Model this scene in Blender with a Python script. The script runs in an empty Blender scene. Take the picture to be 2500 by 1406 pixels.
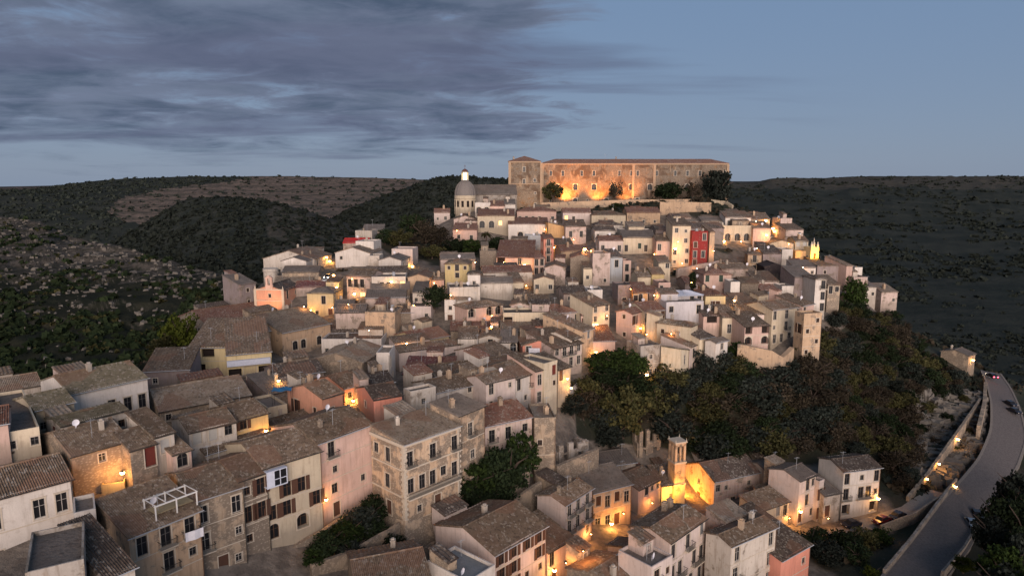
import bpy, math, random
import numpy as np
from mathutils import Vector, Matrix
R = math.radians
C = bpy.context.scene.collection
rng = random.Random(7)

# ---------------------------------------------------------------- camera, sky, sun, exposure
CZ = 60.0
PITCH = R(8.7)
F = 1667.0
sc = bpy.context.scene
cam = bpy.data.cameras.new('camera'); cam.lens = 24.0; cam.sensor_width = 36.0
cam.clip_start = 1.0; cam.clip_end = 20000.0
camo = bpy.data.objects.new('camera', cam); C.objects.link(camo)
camo.location = (0, 0, CZ); camo.rotation_euler = (R(90) - PITCH, 0, 0)
sc.camera = camo
sc.view_settings.view_transform = 'Standard'; sc.view_settings.look = 'None'
sc.view_settings.gamma = 1.0; sc.view_settings.exposure = 1.28
SUN_EL, SUN_AZ = 11.0, 176.0          # azimuth clockwise from +Y (the viewing direction): low behind the camera
world = bpy.data.worlds.new('World'); sc.world = world; world.use_nodes = True
def build_world():
    nt = world.node_tree; nt.nodes.clear(); N = nt.nodes.new; L = nt.links.new
    def math_(op, a, b=None, clamp=False):
        n = N('ShaderNodeMath'); n.operation = op; n.use_clamp = clamp
        for i, v in enumerate((a, b)):
            if v is None: continue
            if isinstance(v, (int, float)): n.inputs[i].default_value = v
            else: L(v, n.inputs[i])
        return n.outputs[0]
    def mix(f, a, b):
        n = N('ShaderNodeMix'); n.data_type = 'RGBA'
        for s, v in ((n.inputs[0], f), (n.inputs[6], a), (n.inputs[7], b)):
            if isinstance(v, (int, float)): s.default_value = v
            elif isinstance(v, tuple): s.default_value = (*v, 1)
            else: L(v, s)
        return n.outputs[2]
    def ramp(x, a, b):
        n = N('ShaderNodeMapRange'); n.interpolation_type = 'SMOOTHSTEP'
        L(x, n.inputs[0]); n.inputs[1].default_value = a; n.inputs[2].default_value = b
        return n.outputs[0]
    out = N('ShaderNodeOutputWorld'); bg = N('ShaderNodeBackground'); L(bg.outputs[0], out.inputs[0])
    sky = N('ShaderNodeTexSky'); sky.sky_type = 'NISHITA'; sky.sun_disc = False
    sky.sun_elevation = R(SUN_EL); sky.sun_rotation = R(SUN_AZ)
    sky.air_density = 1.0; sky.dust_density = 0.6; sky.ozone_density = 2.0; sky.altitude = 300
    tc = N('ShaderNodeTexCoord'); sp = N('ShaderNodeSeparateXYZ'); L(tc.outputs['Generated'], sp.inputs[0])
    x, y, z = sp.outputs
    zc = math_('MAXIMUM', z, 0.0)
    # the cloud sheet lies on a plane overhead
    zz = math_('ADD', zc, 0.10)
    u = math_('DIVIDE', x, zz); v = math_('DIVIDE', y, zz)
    cb = N('ShaderNodeCombineXYZ'); L(u, cb.inputs[0]); L(v, cb.inputs[1])
    def noise(vec, scale, det, rough, dist=0.0, loc=(0, 0, 0), sca=(1, 1, 1)):
        mp = N('ShaderNodeMapping'); L(vec, mp.inputs[0]); mp.inputs['Location'].default_value = loc; mp.inputs['Scale'].default_value = sca
        n = N('ShaderNodeTexNoise'); L(mp.outputs[0], n.inputs['Vector']); n.inputs['Scale'].default_value = scale
        n.inputs['Detail'].default_value = det; n.inputs['Roughness'].default_value = rough; n.inputs['Distortion'].default_value = dist
        return n.outputs['Fac']
    n1 = noise(cb.outputs[0], 1.05, 8, 0.60, 0.5, (3.1, 1.7, 0), (0.95, 1.0, 1))
    n2 = noise(cb.outputs[0], 2.6, 9, 0.62, 0.8, (7.7, 4.2, 0), (0.8, 1.0, 1))
    az = math_('DIVIDE', x, math_('MAXIMUM', y, 0.05))         # tangent of the azimuth
    # cover: thick to the left and high up, clear to the right and just over the horizon
    left = ramp(math_('MULTIPLY', az, -1.0), -0.24, 0.10)
    far = ramp(az, 0.95, -0.2)
    low = ramp(math_('ADD', z, math_('MULTIPLY', math_('SUBTRACT', n1, 0.5), 0.16)), 0.020, 0.095)
    top = ramp(z, 0.20, 0.34)
    cov = math_('ADD', math_('MULTIPLY', left, 0.305), math_('MULTIPLY', math_('MULTIPLY', top, 0.20), ramp(az, 0.30, -0.1)))
    cov = math_('ADD', cov, -0.17)
    d = math_('ADD', math_('ADD', math_('MULTIPLY', n1, 0.52), math_('MULTIPLY', n2, 0.48)), cov)
    m = math_('MULTIPLY', ramp(d, 0.47, 0.62), low, True)
    thick = ramp(d, 0.54, 0.76)
    # thin streaks low over the horizon and a few wisps to the right
    st = noise(cb.outputs[0], 0.55, 6, 0.55, 0.2, (1.0, 9.0, 0), (0.45, 1.5, 1))
    streak = math_('MULTIPLY', math_('MULTIPLY', ramp(st, 0.50, 0.64), ramp(z, 0.012, 0.05)), 0.6)
    streak = math_('MULTIPLY', streak, ramp(az, 0.55, 0.05))
    tint = N('ShaderNodeMix'); tint.data_type = 'RGBA'; tint.blend_type = 'MULTIPLY'; tint.inputs[0].default_value = 1.0
    L(sky.outputs[0], tint.inputs[6]); tint.inputs[7].default_value = (0.66, 0.60, 0.70, 1)
    base = tint.outputs[2]
    # dusk haze lightens the lowest degrees of the sky a little
    base = mix(0.85, base, mix(ramp(z, 0.0, 0.30), (1.95, 2.60, 3.70), (1.62, 2.50, 3.90)))
    n3 = noise(cb.outputs[0], 1.7, 8, 0.58, 0.4, (2, 5, 0), (0.85, 1.0, 1))
    cloud = mix(ramp(n3, 0.36, 0.66), (0.60, 0.90, 1.45), (1.34, 1.70, 2.45))
    cloud = mix(math_('MULTIPLY', math_('SUBTRACT', 1.0, thick), 0.75), cloud, (1.55, 1.85, 2.70))
    cloud = mix(math_('MULTIPLY', ramp(n2, 0.5, 0.8), 0.30), cloud, (1.5, 1.72, 2.35))
    col = mix(m, base, cloud)
    col = mix(streak, col, (0.95, 1.1, 1.8))
    L(col, bg.inputs[0]); bg.inputs[1].default_value = 0.0463
build_world()
sun = bpy.data.lights.new('sun', 'SUN'); sun.energy = 1.95; sun.angle = R(50); sun.color = (1.0, 0.83, 0.73)
suno = bpy.data.objects.new('sun', sun); C.objects.link(suno)
a = R(SUN_AZ); e = R(SUN_EL)
sdir = Vector((math.sin(a) * math.cos(e), math.cos(a) * math.cos(e), math.sin(e)))
suno.rotation_euler = (-sdir).to_track_quat('-Z', 'Y').to_euler(); suno.location = (0, -50, 200)

# ---------------------------------------------------------------- helpers
SP, CP = math.sin(PITCH), math.cos(PITCH)
def at(px, py, Y):
    """world point seen at photo pixel (px, py) whose distance along +Y is Y"""
    dx = (px - 1250) / F; dy = -(py - 703) / F
    d = Vector((dx, CP + dy * SP, -SP + dy * CP))
    t = Y / d.y
    return Vector((d.x * t, Y, CZ + d.z * t))
def z_at(X, Y, py):
    """height of the point above (X, Y) that shows at photo row py"""
    dy = -(py - 703) / F
    return CZ + Y * (-SP + dy * CP) / (CP + dy * SP)
def xpix(X, Y, Z):
    dep = Y * CP - (Z - CZ) * SP
    return 1250 + F * X / dep
def solve_len(P, u, px):
    """how far to go from P along horizontal u to reach photo column px"""
    k = (px - 1250) / F
    dep0 = P.y * CP - (P.z - CZ) * SP
    den = u[0] - k * u[1] * CP
    if abs(den) < 1e-4: return 8.0
    return (k * dep0 - P.x) / den

class MB:
    def __init__(s): s.v = []; s.f = []; s.m = []
    def quad(s, a, b, c, d, m=0):
        i = len(s.v); s.v += [tuple(a), tuple(b), tuple(c), tuple(d)]; s.f.append((i, i+1, i+2, i+3)); s.m.append(m)
    def tri(s, a, b, c, m=0):
        i = len(s.v); s.v += [tuple(a), tuple(b), tuple(c)]; s.f.append((i, i+1, i+2)); s.m.append(m)
    def poly(s, pts, m=0):
        i = len(s.v); s.v += [tuple(p) for p in pts]; s.f.append(tuple(range(i, i+len(pts)))); s.m.append(m)
    def box(s, x0, y0, z0, x1, y1, z1, m=0):
        i = len(s.v)
        s.v += [(x0,y0,z0),(x1,y0,z0),(x1,y1,z0),(x0,y1,z0),(x0,y0,z1),(x1,y0,z1),(x1,y1,z1),(x0,y1,z1)]
        for q in ((0,3,2,1),(4,5,6,7),(0,1,5,4),(1,2,6,5),(2,3,7,6),(3,0,4,7)):
            s.f.append(tuple(i+k for k in q)); s.m.append(m)
    def beam(s, p, q, r, m=0, n=6, r2=None):
        p = Vector(p); q = Vector(q); d = (q - p)
        if d.length < 1e-6: return
        d.normalize(); a = d.orthogonal().normalized(); b = d.cross(a); i = len(s.v); r2 = r if r2 is None else r2
        for k in range(n):
            t = 2*math.pi*k/n; o = a*math.cos(t) + b*math.sin(t)
            s.v.append(tuple(p + o*r)); s.v.append(tuple(q + o*r2))
        for k in range(n):
            j = (k+1) % n; s.f.append((i+2*k, i+2*j, i+2*j+1, i+2*k+1)); s.m.append(m)
        s.f.append(tuple(i+2*k for k in range(n))[::-1]); s.m.append(m)
        s.f.append(tuple(i+2*k+1 for k in range(n))); s.m.append(m)
    def lathe(s, prof, cx=0, cy=0, n=20, m=0):
        i = len(s.v)
        for r, z in prof:
            for k in range(n):
                t = 2*math.pi*k/n; s.v.append((cx + r*math.cos(t), cy + r*math.sin(t), z))
        for j in range(len(prof)-1):
            for k in range(n):
                l = (k+1) % n
                s.f.append((i+j*n+k, i+j*n+l, i+(j+1)*n+l, i+(j+1)*n+k)); s.m.append(m)
    def mesh(s, name, mats, smooth=False):
        me = bpy.data.meshes.new(name); me.from_pydata(s.v, [], s.f)
        for m in mats: me.materials.append(m)
        if len(mats) > 1: me.polygons.foreach_set('material_index', s.m)
        if smooth: me.polygons.foreach_set('use_smooth', [True]*len(s.f))
        me.update(); return me
def link(name, me, parent=None, loc=None, rz=0):
    o = bpy.data.objects.new(name, me); C.objects.link(o)
    if parent is not None: o.parent = parent
    if loc is not None: o.location = loc
    if rz: o.rotation_euler = (0, 0, rz)
    return o
def tag(o, label=None, cat=None, group=None, kind=None):
    if label: o['label'] = label
    if cat: o['category'] = cat
    if group: o['group'] = group
    if kind: o['kind'] = kind
    return o

# ---------------------------------------------------------------- materials
def newmat(name):
    m = bpy.data.materials.new(name); m.use_nodes = True
    nt = m.node_tree; b = nt.nodes['Principled BSDF']
    b.inputs['Roughness'].default_value = 0.85
    b.inputs['Specular IOR Level'].default_value = 0.25
    return m, nt, b
class NT:
    def __init__(s, nt): s.nt = nt
    def n(s, t, **kw):
        x = s.nt.nodes.new(t)
        for k, v in kw.items(): setattr(x, k, v)
        return x
    def l(s, a, b): s.nt.links.new(a, b)
    def noise(s, vec, scale, det=5, rough=0.55, dist=0):
        n = s.n('ShaderNodeTexNoise'); s.l(vec, n.inputs['Vector'])
        n.inputs['Scale'].default_value = scale; n.inputs['Detail'].default_value = det
        n.inputs['Roughness'].default_value = rough; n.inputs['Distortion'].default_value = dist
        return n.outputs['Fac']
    def rmp(s, x, a, b, lo=0.0, hi=1.0):
        n = s.n('ShaderNodeMapRange'); n.interpolation_type = 'SMOOTHSTEP'; s.l(x, n.inputs[0])
        n.inputs[1].default_value = a; n.inputs[2].default_value = b; n.inputs[3].default_value = lo; n.inputs[4].default_value = hi
        return n.outputs[0]
    def mix(s, f, a, b, bt='MIX'):
        n = s.n('ShaderNodeMix'); n.data_type = 'RGBA'; n.blend_type = bt
        for so, v in ((n.inputs[0], f), (n.inputs[6], a), (n.inputs[7], b)):
            if isinstance(v, (int, float)): so.default_value = v
            elif isinstance(v, tuple): so.default_value = (*v[:3], 1)
            else: s.l(v, so)
        return n.outputs[2]
    def math(s, op, a, b=0.0):
        n = s.n('ShaderNodeMath'); n.operation = op
        for i, v in enumerate((a, b)):
            if isinstance(v, (int, float)): n.inputs[i].default_value = v
            else: s.l(v, n.inputs[i])
        return n.outputs[0]
    def mapping(s, vec, sc):
        n = s.n('ShaderNodeMapping'); s.l(vec, n.inputs[0]); n.inputs['Scale'].default_value = sc; return n.outputs[0]
    def coords(s):
        """object space metres, shifted per object so that no two walls repeat"""
        tc = s.n('ShaderNodeTexCoord'); oi = s.n('ShaderNodeObjectInfo')
        va = s.n('ShaderNodeVectorMath'); va.operation = 'ADD'
        s.l(tc.outputs['Object'], va.inputs[0])
        m = s.math('MULTIPLY', oi.outputs['Random'], 137.0); cb = s.n('ShaderNodeCombineXYZ')
        s.l(m, cb.inputs[0]); s.l(m, cb.inputs[1]); s.l(cb.outputs[0], va.inputs[1])
        return va.outputs[0], oi.outputs['Random']
    def bump(s, b, h, st, dist=0.1):
        n = s.n('ShaderNodeBump'); n.inputs['Strength'].default_value = st; n.inputs['Distance'].default_value = dist
        s.l(h, n.inputs['Height']); s.l(n.outputs[0], b.inputs['Normal'])
def dk(c, k): return tuple(min(1, x*k) for x in c)
_m = {}
def wallmat(key, col, wear=0.5, stone=0.0):
    m, nt, b = newmat('plaster_' + key); t = NT(nt); co, rnd = t.coords()
    big = t.noise(co, 0.22, 4, 0.6); mid = t.noise(co, 1.1, 6, 0.65); fine = t.noise(co, 6.0, 5, 0.7)
    streak = t.noise(t.mapping(co, (2.2, 2.2, 0.22)), 1.0, 5, 0.65)
    c = t.mix(t.rmp(big, 0.35, 0.65), dk(col, 0.90), dk(col, 1.06))
    c = t.mix(t.math('MULTIPLY', t.rmp(streak, 0.46, 0.70), 0.70*wear+0.20), c, dk((col[0]*0.8+0.04, col[1]*0.74+0.03, col[2]*0.68+0.02), 0.62))
    c = t.mix(t.math('MULTIPLY', t.rmp(mid, 0.55, 0.66), 0.62*wear+0.04), c, (0.25, 0.185, 0.135))
    damp = t.n('ShaderNodeSeparateXYZ'); tcd = t.n('ShaderNodeTexCoord'); t.l(tcd.outputs['Object'], damp.inputs[0])
    dz = t.math('ADD', damp.outputs[2], t.math('MULTIPLY', streak, -3.5))
    c = t.mix(t.rmp(dz, 0.6, -1.6, 0.0, 0.55), c, (0.20, 0.165, 0.13))
    c = t.mix(t.math('MULTIPLY', t.rmp(mid, 0.42, 0.34), 0.45*wear), c, dk((0.40, 0.35, 0.30), 1.0))
    if stone > 0:
        br = t.n('ShaderNodeTexBrick'); t.l(co, br.inputs['Vector'])
        vo = t.n('ShaderNodeTexVoronoi'); t.l(t.mapping(co, (1, 1, 1.5)), vo.inputs['Vector']); vo.inputs['Scale'].default_value = 2.4
        sc_ = t.rmp(vo.outputs['Distance'], 0.0, 0.55, 0.0, 1.0)
        stn = t.mix(sc_, (0.34, 0.28, 0.215), (0.15, 0.12, 0.095))
        nt.nodes.remove(br)
        c = t.mix(t.math('MULTIPLY', t.rmp(t.noise(co, 0.5, 5, 0.6), 0.62-0.3*stone, 0.72-0.3*stone), 0.85), c, stn)
    c = t.mix(t.math('MULTIPLY', t.rmp(fine, 0.35, 0.7), 0.16), c, dk(col, 0.6))
    if key == 'Q':   # old soot and fallen render in broad patches
        c = t.mix(t.math('MULTIPLY', t.rmp(t.noise(co, 0.16, 5, 0.62, 0.8), 0.47, 0.60), 0.75), c, (0.085, 0.05, 0.032))
        c = t.mix(t.math('MULTIPLY', t.rmp(t.noise(t.mapping(co, (1, 1, .4)), 0.42, 5, 0.6), 0.56, 0.66), 0.6), c, (0.34, 0.24, 0.16))
    hs = t.n('ShaderNodeHueSaturation'); t.l(c, hs.inputs['Color'])
    t.l(t.math('ADD', t.math('MULTIPLY', rnd, 0.22), 0.89), hs.inputs['Value'])
    t.l(hs.outputs[0], b.inputs['Base Color']); b.inputs['Roughness'].default_value = 0.92
    t.bump(b, t.math('ADD', fine, t.math('MULTIPLY', mid, 2.0)), 0.5, 0.04)
    return m
WALLC = {
 'W': ((0.66,0.615,0.58),0.30,0), 'w': ((0.56,0.51,0.46),0.6,0.15), 'C': ((0.58,0.50,0.385),0.35,0), 'c': ((0.50,0.42,0.315),0.6,0.2),
 'P': ((0.60,0.43,0.375),0.3,0), 'K': ((0.60,0.51,0.48),0.3,0), 'k': ((0.46,0.37,0.34),0.6,0.3), 'Y': ((0.56,0.45,0.235),0.35,0),
 'O': ((0.55,0.34,0.17),0.3,0), 'S': ((0.38,0.30,0.225),0.7,0.7), 's': ((0.30,0.24,0.19),0.8,1.2), 'G': ((0.34,0.31,0.285),0.6,0.5),
 'R': ((0.26,0.032,0.03),0.5,0), 'A': ((0.62,0.33,0.235),0.25,0), 'a': ((0.56,0.24,0.18),0.3,0), 'T': ((0.47,0.34,0.235),0.5,0.3),
 'D': ((0.035,0.028,0.032),0.2,0), 'M': ((0.26,0.215,0.215),0.5,0.3), 'L': ((0.52,0.50,0.53),0.25,0), 'B': ((0.34,0.36,0.39),0.3,0),
 'V': ((0.47,0.35,0.25),1.0,0.62), 'Q': ((0.29,0.185,0.115),1.3,0.85), 'y': ((0.60,0.50,0.30),0.25,0),
}
for k_, (c_, w_, s_) in WALLC.items():
    q_ = 0.68 if k_ == 'Q' else (0.86 if k_ in 'WKLCcwPYy' else 0.95)
    _m['wall'+k_] = wallmat(k_, (c_[0]*q_, c_[1]*q_*0.965, c_[2]*q_*0.925), w_, s_)
def roofmat(key, c1, c2, c3, fleck=0.5):
    m, nt, b = newmat('roof_tiles_' + key); t = NT(nt); co, rnd = t.coords()
    big = t.noise(co, 0.35, 4, 0.6); mid = t.noise(co, 1.6, 5, 0.7)
    vo = t.n('ShaderNodeTexVoronoi'); t.l(t.mapping(co, (1, 1, 0.4)), vo.inputs['Vector']); vo.inputs['Scale'].default_value = 3.2
    sp = t.n('ShaderNodeSeparateColor'); t.l(vo.outputs['Color'], sp.inputs[0])
    c = t.mix(t.rmp(big, 0.36, 0.64), c1, c2)
    c = t.mix(t.rmp(mid, 0.50, 0.66), c, c3)
    c = t.mix(t.math('MULTIPLY', t.rmp(sp.outputs[0], 0.25, 0.0), 0.6*fleck), c, dk(c1, 0.35))
    c = t.mix(t.math('MULTIPLY', t.rmp(sp.outputs[1], 0.78, 0.95), 0.75*fleck), c, (0.27, 0.235, 0.20))
    c = t.mix(t.math('MULTIPLY', t.rmp(t.noise(co, 0.8, 3, 0.5), 0.62, 0.74), 0.35*fleck), c, (0.075, 0.07, 0.045))
    patch = t.n('ShaderNodeTexVoronoi'); t.l(t.mapping(co, (1, 1, .6)), patch.inputs['Vector']); patch.inputs['Scale'].default_value = 0.28; sp2 = t.n('ShaderNodeSeparateColor'); t.l(patch.outputs['Color'], sp2.inputs[0])
    c = t.mix(t.math('MULTIPLY', t.rmp(sp2.outputs[0], 0.70, 0.78), 0.55*fleck), c, (0.175, 0.095, 0.062))
    hs = t.n('ShaderNodeHueSaturation'); t.l(c, hs.inputs['Color'])
    t.l(t.math('ADD', t.math('MULTIPLY', rnd, 0.5), 0.75), hs.inputs['Value'])
    t.l(hs.outputs[0], b.inputs['Base Color']); b.inputs['Roughness'].default_value = 0.9
    t.bump(b, t.math('ADD', t.math('MULTIPLY', vo.outputs['Distance'], 1.0), mid), 0.7, 0.07)
    return m
ROOFC = {
 'B': ((0.120,0.085,0.060),(0.170,0.122,0.086),(0.085,0.058,0.042)), 'R': ((0.15,0.07,0.05),(0.19,0.105,0.078),(0.12,0.065,0.05)),
 'O': ((0.125,0.105,0.07),(0.16,0.135,0.095),(0.095,0.08,0.05)), 'K': ((0.075,0.055,0.045),(0.105,0.080,0.064),(0.055,0.041,0.035)),
 'M': ((0.15,0.055,0.05),(0.13,0.055,0.052),(0.10,0.05,0.045)), 'S': ((0.19,0.145,0.108),(0.24,0.19,0.145),(0.125,0.092,0.07)),
 'Z': ((0.20,0.21,0.215),(0.235,0.24,0.25),(0.18,0.185,0.19)), 'X': ((0.42,0.02,0.02),(0.38,0.02,0.02),(0.3,0.02,0.02)),
 'U': ((0.115,0.095,0.082),(0.15,0.125,0.108),(0.085,0.068,0.058)), 'I': ((0.02,0.09,0.19),(0.02,0.11,0.22),(0.02,0.08,0.15)),
}
for k_, (p_, q_, r_) in ROOFC.items(): _m['roof'+k_] = roofmat(k_, p_, q_, r_, 0.15 if k_ in 'ZXIU' else 0.9)
def flat(key, col, rough=0.7, em=None, es=0.0, noise=0.25, metal=0.0):
    m, nt, b = newmat(key); t = NT(nt); co, rnd = t.coords()
    c = t.mix(t.math('MULTIPLY', t.rmp(t.noise(co, 2.5, 4, 0.6), 0.35, 0.7), noise), col, dk(col, 0.6))
    t.l(c, b.inputs['Base Color']); b.inputs['Roughness'].default_value = rough; b.inputs['Metallic'].default_value = metal
    if em: b.inputs['Emission Color'].default_value = (*em, 1); b.inputs['Emission Strength'].default_value = es
    _m[key] = m; return m
flat('frame_white', (0.36,0.33,0.30)); flat('frame_grey', (0.12,0.11,0.105)); flat('pergola_white', (0.66,0.63,0.60)); flat('frame_brown', (0.10,0.055,0.035)); flat('stone_trim', (0.47,0.40,0.32))
flat('shutter_brown', (0.085,0.042,0.028)); flat('shutter_green', (0.030,0.048,0.036)); flat('shutter_pale', (0.42,0.40,0.37))
flat('shutter_grey', (0.20,0.20,0.20)); flat('door_red', (0.12,0.025,0.018)); flat('iron', (0.03,0.028,0.026), 0.5)
flat('glass_dark', (0.012,0.012,0.014), 0.35); flat('opening_dark', (0.02,0.014,0.012), 0.9)
flat('glass_lit', (0.5,0.3,0.1), 0.5, (1.0,0.50,0.14), 1.6); flat('lamp_glow', (1,0.8,0.5), 0.5, (1.0,0.52,0.15), 32.0)
flat('lamp_white', (1,0.9,0.8), 0.5, (1.0,0.80,0.55), 25.0)
flat('cloth_white', (0.62,0.60,0.64)); flat('cloth_blue', (0.03,0.13,0.26)); flat('galvanised', (0.34,0.35,0.37), 0.5)
flat('concrete', (0.30,0.275,0.25), 0.9, noise=0.6); flat('render_band', (0.50,0.52,0.60)); flat('tan_trim', (0.34,0.235,0.155), noise=0.6)
flat('bark', (0.07,0.05,0.04), 0.95, noise=0.6); flat('car_dark', (0.02,0.02,0.028), 0.25); flat('car_silver', (0.30,0.32,0.34), 0.3, metal=0.4)
flat('car_white', (0.5,0.5,0.5), 0.3); flat('car_red', (0.10,0.01,0.015), 0.3); flat('rubber', (0.012,0.012,0.012), 0.9)
flat('dome_lead', (0.17,0.15,0.14), 0.7, noise=0.5); flat('tail_light', (0.5,0.02,0.02), 0.4, (1.0,0.05,0.08), 12.0)
flat('asphalt', (0.12,0.103,0.098), 0.85, noise=0.85); flat('kerb_stone', (0.16,0.14,0.125), 0.9, noise=0.6)
flat('paving', (0.24,0.205,0.175), 0.9, noise=0.6)
def leafmat(key, c1, c2, tr=0.1):
    m, nt, b = newmat('leaves_' + key); t = NT(nt); co, rnd = t.coords()
    g = t.n('ShaderNodeNewGeometry')
    c = t.mix(g.outputs['Random Per Island'], c1, c2)
    hs = t.n('ShaderNodeHueSaturation'); t.l(c, hs.inputs['Color'])
    t.l(t.math('ADD', t.math('MULTIPLY', rnd, 0.7), 0.65), hs.inputs['Value'])
    t.l(hs.outputs[0], b.inputs['Base Color']); b.inputs['Roughness'].default_value = 0.9
    b.inputs['Specular IOR Level'].default_value = 0.08
    _m['leaf_'+key] = m
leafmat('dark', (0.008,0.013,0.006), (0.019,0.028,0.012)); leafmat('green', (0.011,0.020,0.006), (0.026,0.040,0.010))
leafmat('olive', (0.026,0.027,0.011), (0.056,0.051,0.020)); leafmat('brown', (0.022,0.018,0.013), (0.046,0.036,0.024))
leafmat('bright', (0.024,0.031,0.005), (0.044,0.052,0.008)); leafmat('slate', (0.013,0.017,0.014), (0.028,0.033,0.027))
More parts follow.
